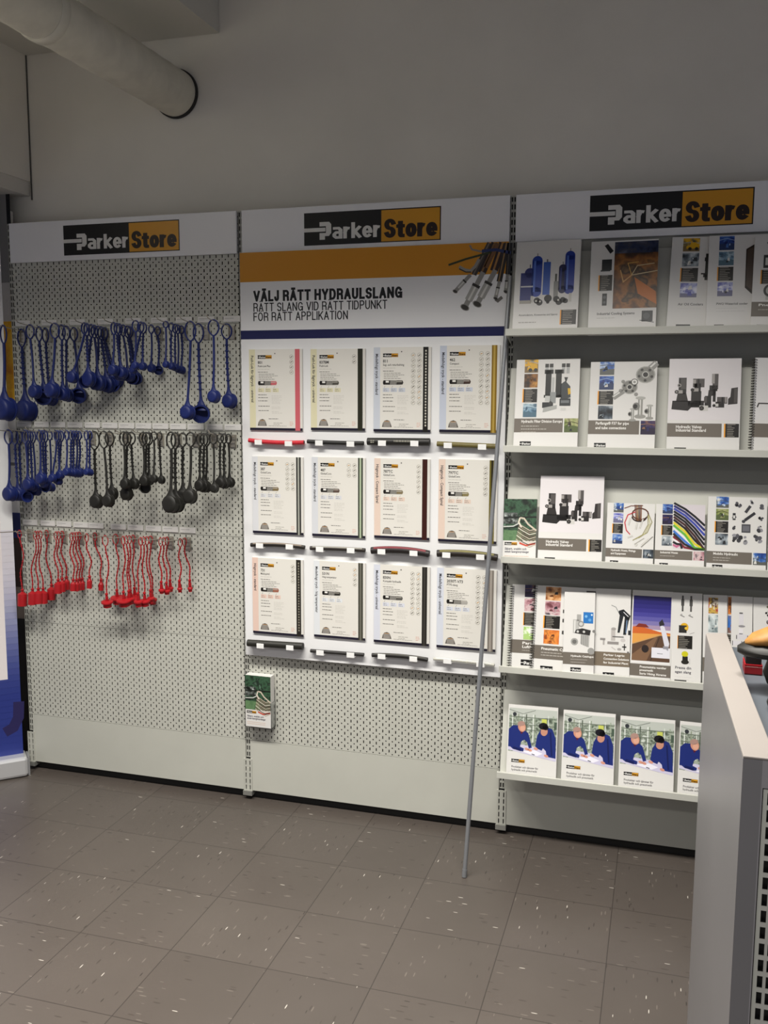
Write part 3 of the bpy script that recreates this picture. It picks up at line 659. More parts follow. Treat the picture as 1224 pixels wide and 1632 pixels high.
CAPS = {  # row -> list of (hook, ring px, cap px x, cap px y, cap radius px, ring width px, ring height px, flip, colour)
 'top': [
  (0,5,8,652,18,10,29,0,'b'),(0,34,41,654,17,13,28,0,'b'),
  (1,47.5,56,624,10.5,13,22,0,'b'),(1,62,71,631,13.5,10,23,1,'b'),(1,72,80,634,12,10,23,0,'b'),
  (2,87,83,622,12,15,24,0,'b'),(2,98,100,628,10.5,11,24,0,'b'),(2,105,107,630,10,11,23,0,'b'),(2,117.5,127,630,12,12,21,1,'b'),
  (3,134,116,601,9.5,9,18,0,'b'),(3,138,141,604,12,9,20,0,'b'),(3,145,139,608,10,9,20,1,'b'),(3,150,157,610,12,10,20,0,'b'),(3,156,153,612,10,10,20,0,'b'),(3,161,171,613,12.5,10,20,0,'b'),(3,168,181,612,12,11,20,1,'b'),(3,172,186,607,10,11,19,0,'b'),
  (4,181,181,590,8.5,9,19,0,'b'),(4,186,194,594,9,9,19,0,'b'),(4,190,192,598,9,9,18,0,'b'),(4,196,205,599,9,9,18,0,'b'),(4,203,213,602,10,10,18,1,'b'),(4,207,218,603,9.5,9,17,1,'b'),
  (5,216,216,583,6,11,18,0,'b'),(5,228,228,584,6.3,11,17,0,'b'),(5,224,212,589,6,10,17,0,'b'),(5,241,241,587,6.6,8,14,0,'b'),(5,251,254,590,7,9,14,1,'b'),
  (6,264,265,581,5.4,8,10,0,'b'),(6,273,273,584,5.4,8,13,0,'b'),(6,279,280,586,5.6,8,14,0,'b'),(6,283,284,589,5.6,8,14,0,'b'),(6,289,290,590,6,8,13,0,'b'),
  (7,303,299,657,11.5,17,31,0,'b'),(7,316,321,659,14,16,30,1,'b'),
  (8,340,341,632,10,17,25,0,'b'),(8,361,365,639,11.5,16,24,0,'b')],
 'middle': [
  (0,13,16,787,11.5,13,23,0,'b'),(0,23,29,788,10.5,11,23,0,'b'),(0,30,35,789,9.5,10,22,0,'b'),
  (1,40,46,772,9.5,10,21,0,'b'),(1,44,45,791,8.5,10,21,1,'b'),(1,48,53,776,9,9,20,0,'b'),(1,52,57,782,8,9,20,0,'b'),
  (2,63,66,763,9,9,19,0,'b'),(2,68,71,770,8,8,19,0,'b'),(2,72,75,776,7.5,8,18,1,'b'),(2,79,81,777,6.5,8,15,0,'b'),
  (3,93,95,757,6.8,9,18,0,'b'),(3,97,94,767,6,8,17,0,'b'),(3,90,84,762,6.5,8,17,0,'b'),
  (4,106,107,752,6.5,7,15,0,'b'),(4,113,113,753,6.5,7,15,0,'b'),(4,117,118,753,6.8,7,14,0,'b'),(4,122,122,754,7,7,14,0,'b'),(4,126,127,753,7,7,14,0,'b'),
  (5,137.5,139,752,5.4,7,14,0,'b'),(5,143,143,753,5.4,7,14,0,'b'),(5,150,154,799,11,16,29,0,'k'),
  (6,165,173,798,10,15,27,0,'k'),(6,174.5,178.5,787,9.5,14,23,0,'k'),
  (7,197,200,771,8.5,14,22,0,'k'),(7,202,201,787,10.5,13,22,0,'k'),(7,209,214,771,8.5,13,20,0,'k'),
  (8,228,231,766,8.5,13,21,0,'k'),(8,233,232,777,8.5,13,21,1,'k'),(8,237,238,765,8,12,20,0,'k'),
  (9,245,246,763,6.2,10,13,0,'k'),(9,254,257,765,6.2,8,13,0,'k'),
  (10,270,273,803,14.5,14,27,0,'k'),(10,279,280,803,13.5,13,26,0,'k'),
  (10,291,292,791,11.5,13,22,0,'k'),(11,302,303,791,11.5,15,22,0,'k'),
  (11,319,318,774,9,12,20,0,'k'),(11,325,325,775,9.5,12,20,0,'k'),(11,329,328,776,8.5,11,20,0,'k'),
  (12,340,342,778,7.2,13,17,0,'k'),(12,351,351,769,8.5,10,15,0,'k'),(12,357,358,770,8.5,10,15,0,'k'),(12,364,366,769,7.8,9,15,0,'k')]}
SZ = lambda rpx: 'large' if rpx > 11 else ('medium' if rpx > 8 else 'small')
for row, lst in CAPS.items():
    by = {}
    for e in lst: by.setdefault((e[0], e[8]), []).append(e)
    for (hk, colr), es in by.items():
        es.sort(key=lambda e: e[1]); allc = sorted(e[1] for e in lst if e[0] == hk)
        for e in es:
            n = allc.index(e[1])+1; m = m_blue if colr == 'b' else m_black
            wp = hook_pt(row, hk, e[1]); dist = (wp-CC).dot(CFW); s_ = dist/CF
            q = onY(e[2], e[3], wp.y); c = Vector((q.x, wp.y-.004*(n % 2), q.z)); r = e[4]*s_
            rx, rz = e[5]*s_/2/.97, e[6]*s_/2
            pos = 'the only one' if len(allc) == 1 else ('frontmost' if n == 1 else ('rearmost' if n == len(allc) else ORD[n]+' from the front'))
            t = thing('dust_stopper', (c.x, c.y, c.z-r), '%s %s rubber cap, %s on %s hook, %s row' % (SZ(e[4]), 'blue' if colr == 'b' else 'black', pos, ORD[hk+1], row), 'dust cap', 'rubber dust caps on the pegboard')
            b = MB(); bot = ring_mb(b, wp, rx, rz, m, .0024+.00005*e[4]); b.build('loop', t)
            top = c + (bot-c).normalized()*min(2.0*r, (bot-c).length*.6)
            b = MB(); rs = .0023+.00020*e[4]; strap_mb(b, bot, top, rs, m, nubs=(n % 3 != 1), ph=n*1.3); b.build('strap', t)
            b = MB(); ax = Vector((.16+.05*(n % 3), 1 if not e[7] else -.8, -.06)); cup_cap(b, c, r*.98, ax, m, max(.6, min(1.2 if colr == 'b' else 1.0, .17/len(allc)*1.15/r))); neck_mb(b, top, c, r, rs, m); b.build('cap', t)
RED = [ # hook, ring px, cap px x, y(top of cap body), width px, height px, kind
 (0,31,35,946,15,20,'cup'),
 (1,56,51,945,14,19,'cup'),(1,60,61,944,15,18,'cup'),(1,64,68,944,15,18,'cup'),(1,74,82,938,13,18,'cup'),
 (2,89,92,930,13,16,'cup'),(2,93,99,928,12,15,'cup'),(2,99,105,926,11,14,'cup'),
 (3,114,116,930,10,12,'cup'),(3,118,122,930,9,12,'cup'),(3,122,126,929,9,12,'cup'),(3,126,131,928,9,12,'cup'),
 (4,138,142,925,8.5,13,'cup'),(4,152,161,930,8,11,'cup'),
 (5,167.5,170,959,17,9,'disc'),(5,184,187,952,20,10,'disc'),
 (6,196,197,956,22,10,'disc'),(6,201,206,954,14,9,'disc'),(6,206,208,953,22,8,'disc'),(6,212,215,949,14,8,'disc'),
 (7,224,220,958,14,9,'disc'),(7,229,231,957,15,9,'disc'),(7,234,240,953,11,9,'disc'),(7,240,243,955,13,8,'disc'),
 (8,256,257,940,9,6,'disc'),(8,261,266,941,10,6,'disc'),(8,266,271,937,9,6,'disc'),
 (9,287,286,938,7.5,6,'disc'),(9,294,303,937,7.5,6,'disc')]
cnt = {}
for e in RED: cnt[e[0]] = cnt.get(e[0], 0)+1
seen = {}
for (hk, rp, cx, cy, wpx, hpx, kind) in RED:
    seen[hk] = seen.get(hk, 0)+1; n = seen[hk]
    wp = hook_pt('bottom', hk, rp); s_ = (wp-CC).dot(CFW)/CF; q = onY(cx, cy, wp.y); c = Vector((q.x, wp.y+.003*(n % 2), q.z))
    R = wpx*s_/2; H = hpx*s_
    pos = 'only one' if cnt[hk] == 1 else ('front one' if n == 1 else ('rearmost one' if n == cnt[hk] else ORD[n]+' from the front'))
    t = thing('dust_plug', (c.x, c.y, c.z-H), '%s red dust %s, %s on %s hook, bottom row' % ('wide' if wpx > 12 else 'narrow', 'cap' if kind == 'cup' else 'plug with flange', pos, ORD[hk+1]), 'dust plug', 'red dust plugs on the pegboard')
    wide = hk in (5,) 
    b = MB(); bot = ring_mb(b, wp, .0115 if wide else .0075, .021 if wide else .0165, m_red, .0019); b.build('loop', t)
    st = c+Vector((0, 0, .034 if kind == 'disc' else .02))
    b = MB(); strap_mb(b, bot, st, .0025, m_red, wave=.012 if hk < 5 else .008, ph=hk*1.1+n*.35, nubs=True, n=26); b.build('strap', t)
    b = MB()
    if kind == 'cup':
        b.lathe([(.003, .022), (.005, .014), (.0055, .006), (R*.75, 0), (R*.97, -.002), (R, -.005), (R, -H), (R*.86, -H), (R*.86, -.008), (0, -.007)], c, (.03, .05, 1), m_red, 22)
        b.lathe([(.0025, .012), (.008, .0135), (.008, .0155), (.0025, .017)], c, (0, 0, 1), m_red, 10)
    else:
        b.lathe([(.0022, .036), (.0055, .034), (.006, .028), (.004, .026), (.006, .018), (.0065, .004), (R*1.08, .001), (R*1.12, -.001), (R*1.12, -.005), (R*.80, -.0055), (R*.80, -H), (0, -H)], c, (.05, -.16, 1), m_red, 22)
    b.build('cap' if kind == 'cup' else 'plug', t)

# ------------------------------------------------------------------ catalog shelves in the right bay
LIPZ = [1.7975, 1.4170, 1.0435, .6635, .2850]; LY = -.13; LEAN = math.radians(14)
NAMES = ['topmost', 'second', 'third', 'fourth', 'lowest']
for i, zl in enumerate(LIPZ):
    t = thing('display_shelf', (2.5, LY, zl-.022), '%s sloping grey steel catalog shelf of the right bay' % NAMES[i], 'shelf', 'sloping catalog shelves')
    b = MB(); b.box((2.002, LY, zl-.022), (2.985, LY+.0015, zl), m_shelf); b.box((2.002, LY+.0015, zl-.0015), (2.985, LY+.009, zl), m_shelf); b.build('front_lip', t, bevel=.0007)
    b = MB(); b.box((2.004, LY+.0015, zl-.022), (2.983, -.072, zl-.020), m_shelf); b.build('ledge', t)
    b = MB(); y0, z0 = -.072, zl-.020; L = .285; y1, z1 = y0+L*math.sin(LEAN), z0+L*math.cos(LEAN)
    b.prism([(y0, z0), (y1, z1), (y1+.002, z1), (y0+.002, z0)], 'x', 2.004, 2.983, m_shelf); b.build('back_plate', t)
    for xx in (2.004, 2.9795):
        b = MB(); b.prism([(LY+.002, zl-.021), (-.074, zl-.019), (-.004, zl-.055), (-.004, zl-.028), (-.0735, zl-.0185)][:3]+[(-.004, zl-.05)], 'x', xx, xx+.003, m_shelf); b.build('bracket', t)

def cover(bl, br, tl, shelf, y, thick, label, art, name='catalog', group=None, spiral=False, right=None, extra=.016):
    """a catalog standing on a shelf and leaning back: corners in photo pixels, cover face at depth y at the lip"""
    A = onY(bl[0], bl[1], y); B = onY(br[0], br[1], y); zb = LIPZ[shelf]
    d = ray(*tl); tn = math.tan(LEAN)      # point of the leaning plane seen at tl
    s_ = ((y-CC.y)+(CC.z-A.z)*tn)/(d.y-d.z*tn); T = CC+d*s_
    ang = math.atan2(T.x-A.x, (T.z-A.z)/math.cos(LEAN)); ang = max(-.03, min(.03, ang))
    h = (T.z-A.z)/math.cos(LEAN)/math.cos(ang)+extra; w = B.x-A.x
    up = Vector((0, math.sin(LEAN), math.cos(LEAN))); rt = Vector((1, 0, 0)); out = rt.cross(up)
    u = rt*math.cos(ang)-up*math.sin(ang); v = up*math.cos(ang)+rt*math.sin(ang)
    zf = LIPZ[shelf]-.0195      # rests on the ledge
    O = A - v*extra
    low = min(O.z, O.z+w*u.z)
    O = O + v*((zf-low)/v.z) ; h -= (zf-low)/v.z
    M = Matrix(((u.x, v.x, out.x, O.x), (u.y, v.y, out.y, O.y), (u.z, v.z, out.z, O.z), (0, 0, 0, 1)))
    b = MB(); b.M = M
    b.box((0, 0, -thick), (w, h, 0), m_paper); b.M = Matrix.Identity(4)
    p = Print(b, M, w, h); art(p)
    if spiral:
        t = thing(name, b.v[0], label, 'catalog', group); b.build('cover', t)
        r = MB(); r.M = M
        k = int(h/.0085)
        for i in range(k):
            z = .006+i*.0085
            r.lathe([(.0018, -.0022), (.0024, 0), (.0018, .0022)], (-.002, z, .0035), (1, .25, 0), m_kick, 6)
            r.tube([(.006, z, .0008), (.003, z, .006), (-.004, z, .0068), (-.0085, z, .003), (-.008, z, -.004), (-.002, z, -.0065)], .0011, mat('spiral_wire', '#4a4945', .4, .3), 5)
        r.build('spiral_binding', t)
    else: tag(b.build(name), label, 'catalog', group)

# thumbnails: small printed photographs
TH = {'yellow': ['#4a4a44', '#8a7a4a', '#d9a31a', '#e0b840', '#9aa5b0'], 'brown': ['#1c120a', '#4a2f14', '#8a5a24', '#c08a3c'], 'sea': ['#3c5a70', '#6f90a5', '#a9bfca', '#50687a'],
      'blue': ['#16265e', '#2a4a94', '#4a72b8', '#8fa8cc'], 'sky': ['#1c3a80', '#3a68b0', '#c0cfe0', '#404a50'], 'dark': ['#14161a', '#2a3138', '#56606a', '#a0a8ac'], 'night': ['#141232', '#262252', '#4a3450', '#8a6448'],
      'grey': ['#2e3338', '#5d666e', '#97a0a6', '#d0d4d6'], 'steel': ['#3a4448', '#7c8a8c', '#c2cccc', '#e4e8e6'], 'food': ['#6a2a24', '#a84038', '#c8a850', '#4a3424', '#d8ccb8'], 'pink': ['#6a3a40', '#b08088', '#d0b8b8', '#484048'],
      'green': ['#5c8c28', '#9cc45a', '#dce8cc', '#f0f0e8'], 'orange': ['#8a4420', '#c86a2c', '#e08c40', '#6a3a20'], 'wood': ['#6a3c1c', '#b87840', '#e0b080', '#8a5028'], 'lav': ['#4c50a0', '#7c80c0', '#c8cce4', '#e8e8f4'],
      'rock': ['#3a78d0', '#3a78d0', '#4a80c8', '#8a5a4c'], 'field': ['#4a5a28', '#7c8a48', '#a8a878', '#38301c']}
def thumb(p, u0, v0, u1, v1, key, seed=1):
    """small printed photograph: sky over ground with a few dark and bright shapes"""
    c = TH[key]; R = random.Random(seed*31+len(key)*7); P = lambda a, b: (u0+(u1-u0)*a, v0+(v1-v0)*b)
    p.rect(u0, v0, u1, v1, photo(c, 34, seed % 5), 1)
    if key in ('sky', 'blue', 'lav', 'sea', 'field', 'yellow', 'green', 'rock', 'night'):
        hz = R.uniform(.28, .5); g = {'sky': '#5a5c58', 'blue': '#2a3a60', 'lav': '#6a6a88', 'sea': '#4a6878', 'field': '#55603a', 'yellow': '#7a6440', 'green': '#a8c878', 'rock': '#8a6a60', 'night': '#241a34'}[key]
        p.poly([P(0, 0), P(1, 0), P(1, hz), P(.6, hz+R.uniform(-.08, .1)), P(.3, hz+R.uniform(-.05, .12)), P(0, hz)], g, 2)
        p.line([P(0, hz+.25), P(.5, hz+R.uniform(.3, .4)), P(1, hz+.22)], .010, c[-1], 2)
    for i in range(5):
        x, y, a, b = R.uniform(.05, .7), R.uniform(.08, .6), R.uniform(.08, .3), R.uniform(.08, .34)
        p.poly([P(x, y), P(min(.98, x+a), y+R.uniform(-.04, .05)), P(min(.98, x+a*.8), min(.97, y+b)), P(x+a*.2, min(.97, y+b*.8))], R.choice(list(c)+['#24262a', '#d8d6d0']), 3)
    if key == 'yellow':
        p.poly([P(.2, .2), P(.95, .22), P(.95, .55), P(.7, .7), P(.5, .66), P(.4, .45), P(.2, .4)], '#d6a41c', 4); p.disc(*P(.42, .2), .03, '#2a2824', 5); p.disc(*P(.82, .2), .03, '#2a2824', 5)
def contents(p, u0, v0, u1, v1):
    p.rect(u0, v0, u1, v1, '#1d1a16', 1); p.rect(u0-.018, v0, u0, v1, '#e69a1e', 1)
    k = 8; R = random.Random(int(u0*100+v1*991))
    for i in range(k): y = v1-(i+.6)*(v1-v0)/k; p.rect(u0+.025, y, u0+.03+(u1-u0-.06)*R.uniform(.4, .95), y+(v1-v0)*.035, '#9b968c', 2)
BAND = '#6b645b'
def band(p, v0, v1, title, sub=0, u1=1.0, tu=.11, size=.062):
    p.rect(0, v0, u1, v1, BAND, 1)
    y = v1-.045
    for ln, wd in title: p.text(ln, tu, y, size, '#efece6', .018, lay=2, width=wd); y -= .05
    if sub: p.bars(tu, y+.012, .42, sub, .032, '#a9a49b', .014, 2)
def standard(p, keys, seed, title, sub, corner=None, L=.13, R_=.345, bv=(.205, .355), box=2):
    ys = [(.855, 1.0), (.692, .842), (.53, .678), (.37, .517)]; j = 0
    for i, (a, c) in enumerate(ys):
        if i == box: contents(p, L, a, R_, c)
        else: thumb(p, L, a, R_, c, keys[j], seed+j); j += 1
    band(p, bv[0], bv[1], title, sub, .765 if corner else 1.0)
    if corner: thumb(p, .785, bv[0], 1, bv[1], corner, seed+9)
    logo(p, .10, .062, .175, 2, store=False)

def dome_bottle(p, u0, u1, v0, v1, col, hi):
    r = (u1-u0)/2; c = (u0+u1)/2; k = p.w/p.h
    p.rect(u0, v0+r*k, u1, v1-r*k, col, 2); p.disc(c, v1-r*k, r, col, 2); p.disc(c, v0+r*k, r, col, 2); p.rect(u0+r*.35, v0+r*k, u0+r*.75, v1-r*k, hi, 3)
    p.rect(c-.008, v1-.004, c+.008, v1+.028, '#8f8e8a', 2)
def art_accum(p):
    p.rect(.09, .36, .30, .66, '#16236e', 2); p.rect(.10, .505, .29, .52, '#c9c9c9', 4); p.rect(.08, .63, .31, .645, '#888', 3) if False else None
    p.disc(.23, .66, .08, '#16236e', 2); p.rect(.225, .715, .24, .75, '#555555', 2)
    dome_bottle(p, .26, .42, .40, .84, '#22409a', '#4a6cc0'); p.rect(.44, .42, .55, .77, '#3158ac', 2); p.rect(.485, .77, .505, .80, '#555555', 2)
    dome_bottle(p, .68, .80, .43, .74, '#171c48', '#2c3880'); p.rect(.61, .38, .68, .56, '#8c8c88', 3); p.rect(.625, .56, .655, .64, '#55564c', 3)
    dome_bottle(p, .77, .92, .42, .88, '#1f3790', '#4c6cbc')
    for u, v, r in ((.36, .36, .05), (.40, .34, .05), (.53, .38, .06), (.53, .34, .025), (.66, .37, .05), (.70, .34, .05), (.76, .36, .045), (.80, .35, .04)): p.disc(u, v, r, '#191818', 4)
    for u, v in ((.35, .355), (.41, .35), (.69, .36)): p.disc(u, v, .016, '#c9c6bd', 5)
    p.rect(.26, .34, .30, .41, '#bdbab2', 3); p.rect(.85, .34, .89, .43, '#bdbab2', 3); p.rect(.09, .33, .27, .365, '#9a978e', 3)
    p.text('Accumulators, Accessories and Spares', .09, .20, .042, '#4f4d49', .012, xs=.8, width=.60)
    p.bars(.09, .13, .48, 1, .03, '#8d8a83', .011); contents(p, .745, .10, .975, .255); p.rect(.09, .01, .25, .03, '#161514', 2)
def art_cooling(p):
    p.rect(.355, .265, 1, .985, photo(['#1e1c22', '#3e2a1c', '#6a4020', '#94602c', '#3a2a1c', '#7a5a38'], 14, 4), 1)
    p.rect(.355, .86, 1, .985, photo(['#10182e', '#26304c', '#3a3a48', '#54586c'], 30, 6), 2)
    p.line([(.62, .62), (.70, .72), (.95, .74)], .012, '#c9b48a', 3); p.line([(.62, .62), (1, .66)], .014, '#cbb48c', 3); p.line([(.62, .62), (.56, .75), (.72, .76)], .010, '#d0a24c', 3)
    p.line([(.45, .68), (.5, .55), (.62, .62)], .018, '#c4975a', 3); p.poly([(.66, .60), (.98, .44), (1, .30), (.72, .42)], '#b5651d', 2)
    p.poly([(.2, .95), (.25, .97), (.34, .89), (.29, .86)], '#1e1f22', 2); p.rect(.17, .68, .32, .80, '#1d2024', 2); p.rect(.155, .67, .30, .685, '#33363a', 3)
    contents(p, .145, .46, .355-.02, .63); p.rect(.195, .30, .265, .43, '#2a2c2e', 2); p.disc(.23, .39, .025, '#5d6062', 3); p.disc(.23, .335, .02, '#5d6062', 3)
    p.text('Industrial Cooling Systems', .125, .20, .055, '#3c3b3a', .016, width=.56); p.bars(.125, .165, .45, 1, .03, '#b9b7b2', .01)
    p.rect(.79, .12, .95, .235, '#2c2e30', 2); p.disc(.86, .18, .05, '#4b4e50', 3); p.line([(.76, .135), (.97, .11)], .01, '#2c2e30', 2)
def art_aircool(p):
    for (a, c, k) in ((.845, .985, 'yellow'), (.685, .83, 'grey'), (.36, .51, 'lav')): thumb(p, .19, a, .47, c, k, 21)
    contents(p, .19, .525, .47, .67)
    p.rect(.585, .54, .70, .82, '#15150f', 2); p.rect(.52, .60, .6, .615, '#15150f', 2); p.rect(.56, .57, .62, .60, '#15150f', 2); p.rect(.57, .74, .6, .78, '#15150f', 2)
    p.text('Air Oil Coolers', .17, .275, .062, '#4a4948', .016, width=.42); p.bars(.17, .24, .5, 1, .03, '#cfcdc9', .01); p.rect(.16, .055, .40, .075, '#1d1c1b', 2)
def art_pwo(p):
    for (a, c, k) in ((.845, .99, 'blue'), (.685, .83, 'sea'), (.365, .51, 'lav')): thumb(p, .17, a, .42, c, k, 31)
    contents(p, .17, .525, .42, .67)
    p.poly([(.62, .85), (.76, .90), (.98, .90), (.98, .37), (.76, .37), (.62, .45)], '#2a2019', 2); p.poly([(.64, .84), (.74, .87), (.74, .42), (.64, .47)], '#4a3c33', 3); p.rect(.80, .45, .84, .86, '#15100c', 3)
    p.text('PWO Water/oil cooler', .16, .275, .058, '#4a4948', .016, width=.52); p.bars(.16, .24, .5, 2, .03, '#c9c7c3', .01); p.rect(.14, .055, .30, .072, '#1d1c1b', 2)
def art_band_cover(p):
    p.poly([(.2, .93), (.34, 1), (.5, .9), (.34, .82)], '#2c2c2a', 2); p.rect(.16, .66, .5, .80, '#3a3a38', 2); p.rect(.19, .69, .5, .77, '#c9c8c0', 3); contents(p, .14, .49, .5, .64)
    p.disc(.3, .42, .12, '#4a4a48', 2); p.disc(.3, .42, .08, '#b5b4ac', 3); p.rect(.22, .32, .4, .38, '#bdbcb4', 2); band(p, .145, .30, [('Pneumatic', .5)], 1); p.rect(.1, .04, .4, .06, '#1d1c1b', 2)
def art_filter(p):
    standard(p, ['yellow', 'brown', 'sea'], 41, [('Hydraulic Filter Division Europe', .64)], 3, 'field')
    for u in (.46, .72): 
        for q in (0, .07): p.rect(u+q, .84, u+q+.05, .93, '#a9aaa8', 2); p.rect(u+q-.004, .91, u+q+.054, .95, '#2a2a28', 3)
    for u in (.45, .61): p.rect(u+.02, .58, u+.11, .88, '#20211f', 3); p.rect(u, .84, u+.14, .885, '#20211f', 3); p.rect(u, .58, u+.12, .61, '#20211f', 3)
    p.rect(.57, .62, .61, .80, '#b4b5b3', 2); p.poly([(.70, .72), (.78, .76), (.86, .70), (.87, .58), (.72, .55)], '#3a3e40', 3); p.poly([(.82, .68), (.86, .68), (.87, .62), (.83, .61)], '#d0a51e', 4); p.poly([(.76, .80), (.82, .80), (.79, .74)], '#2a2b2c', 4)
    p.rect(.47, .54, .56, .60, '#b9bab6', 4); p.rect(.55, .52, .64, .64, '#8c8f8e', 4); p.rect(.43, .47, .60, .53, '#26282a', 4); p.poly([(.44, .42), (.66, .46), (.66, .50), (.45, .47)], '#a3a4a0', 5); p.rect(.70, .49, .87, .57, '#2f3335', 4); p.rect(.72, .52, .85, .55, '#6c7072', 5); p.rect(.72, .44, .80, .47, '#c9c9c4', 4); p.disc(.56, .52, .03, '#3a3a38', 6)
def flange(p, u, v, r, rot, lay=3):
    p.disc(u, v, r, '#a3a29c', lay, .92); p.disc(u, v, r*.88, '#7e7d77', lay+1, .92)
    for k in range(5): a = rot+k*1.257; p.disc(u+.68*r*math.cos(a), v+.68*r*.92*math.sin(a)*p.w/p.h, r*.15, '#2d2b28', lay+2)
    p.disc(u, v, r*.36, '#c4c3bd', lay+2); p.disc(u, v, r*.27, '#1e1c1a', lay+3)
def art_flange(p):
    standard(p, ['sky', 'blue', 'dark'], 51, [('Parflange® F37 for pipe', .50), ('and tube connections', .46)], 0, 'night', .14, .36)
    p.line([(.36, .60), (.58, .71)], .075, '#8b8a85', 2); p.line([(.36, .615), (.58, .725)], .02, '#d6d5d0', 3); flange(p, .60, .72, .12, .3); p.disc(.47, .68, .03, '#8b8a85', 3); p.disc(.70, .64, .03, '#8b8a85', 3); p.disc(.50, .78, .028, '#8b8a85', 3)
    p.line([(.84, .88), (.99, .985)], .10, '#8b8a85', 2); p.line([(.86, .91), (.97, .985)], .025, '#d8d7d2', 3); flange(p, .83, .855, .145, .9); p.disc(.67, .775, .055, '#6c6b66', 4); p.disc(.67, .775, .040, '#e2e1dc', 5); p.disc(.67, .775, .02, '#8b8a85', 6)
    def tee(u, v, s):
        p.rect(u-.035*s, v-.10*s, u+.035*s, v+.10*s, '#8d8c86', 3); p.disc(u, v+.10*s, .075*s, '#a9a8a2', 4, .35); p.disc(u, v-.10*s, .085*s, '#93928c', 4, .4); p.disc(u-.06*s, v+.01*s, .055*s, '#7b7a75', 4, 1.1); p.disc(u-.075*s, v+.01*s, .032*s, '#2b2927', 5, 1.1); p.rect(u-.012*s, v-.09*s, u+.008*s, v+.09*s, '#cfcec9', 4)
    tee(.77, .50, 1.0); tee(.91, .45, .68); tee(.66, .42, .6)
def valves(p, dx=0.0, dv=0.0, lay=2):
    D = '#1e1a19'; G = '#4f4a48'; Lt = '#9d9894'
    R_ = lambda a, b, c, d, col, l=0: p.rect(a+dx, b+dv, c+dx, d+dv, col, lay+l)
    p.poly([(.05+dx, .47+dv), (.28+dx, .455+dv), (.34+dx, .50+dv), (.30+dx, .56+dv), (.06+dx, .56+dv)], D, lay); p.poly([(.11+dx, .55+dv), (.28+dx, .55+dv), (.25+dx, .64+dv), (.13+dx, .64+dv)], '#272220', lay)
    R_(.14, .63, .25, .80, D); R_(.17, .68, .245, .79, G, 1); p.disc(.15+dx, .72+dv, .028, Lt, lay+2); p.disc(.15+dx, .72+dv, .016, D, lay+3)
    R_(.11, .635, .20, .67, Lt, 2); p.disc(.115+dx, .652+dv, .028, D, lay+3); p.disc(.115+dx, .652+dv, .012, Lt, lay+4)
    R_(.32, .49, .46, .66, D); R_(.36, .65, .45, .74, D); R_(.34, .70, .50, .79, G); R_(.40, .70, .43, .79, D, 1); R_(.34, .74, .38, .78, Lt, 1); R_(.33, .655, .42, .69, Lt, 2); p.disc(.335+dx, .672+dv, .026, D, lay+3)
    R_(.28, .50, .50, .56, D)
    R_(.57, .66, .68, .72, D); R_(.61, .68, .69, .84, G); R_(.60, .74, .64, .84, Lt, 1); R_(.62, .55, .66, .68, D); p.poly([(.55+dx, .60+dv), (.66+dx, .62+dv), (.66+dx, .68+dv), (.56+dx, .67+dv)], '#2a2523', lay)
    R_(.51, .49, .60, .61, D); R_(.50, .54, .54, .60, G, 1); R_(.44, .455, .56, .51, '#c9c6c1', 1); p.disc(.47+dx, .483+dv, .034, D, lay+2); p.disc(.47+dx, .483+dv, .016, G, lay+3)
    R_(.68, .53, .82, .60, G); R_(.74, .53, .77, .60, D, 1); R_(.79, .54, .81, .60, Lt, 1); R_(.66, .49, .78, .55, D); R_(.63, .50, .70, .53, '#c9c6c1', 2); p.disc(.64+dx, .51+dv, .022, D, lay+3)
    p.poly([(.83+dx, .52+dv), (.96+dx, .53+dv), (.96+dx, .70+dv), (.87+dx, .69+dv), (.86+dx, .60+dv), (.83+dx, .58+dv)], '#2c2625', lay); R_(.91, .54, .955, .69, G, 1)
def valve_bg(p):
    p.rect(0, .30, 1, 1, '#d8d2d2', 1); 
def art_valves(p, bv=(.155, .29)):
    p.rect(0, .36, 1, 1, '#dcd7d8', 1); valves(p, 0, .0, 2)
    p.rect(0, bv[0], .755, bv[1], BAND, 1); p.text('Hydraulic Valves', .12, bv[1]-.05, .06, '#efece6', .02, width=.36); p.text('Industrial Standard', .12, bv[1]-.085, .06, '#efece6', .02, width=.42)
    contents(p, .805, bv[0], .99, bv[1]); logo(p, .11, .03, .165, 2, store=False)
def art_valves_low(p): art_valves(p, (.185, .325))
def art_valves_spiral(p):
    p.rect(0, .36, 1, 1, '#dbd9d8', 1); p.rect(.33, .47, .9, .60, '#1e1a19', 2); p.rect(.40, .59, .8, .64, '#2a2523', 2); p.line([(.06, .49), (.08, .53), (.4, .53)], .02, '#3a3634', 3); p.rect(.55, .50, .56, .6, '#55504c', 3)
    band(p, .185, .325, [('Hydraulic Valves', .42), ('Industrial Standard', .5)], 0, tu=.4); logo(p, .42, .03, .165, 2, store=False)
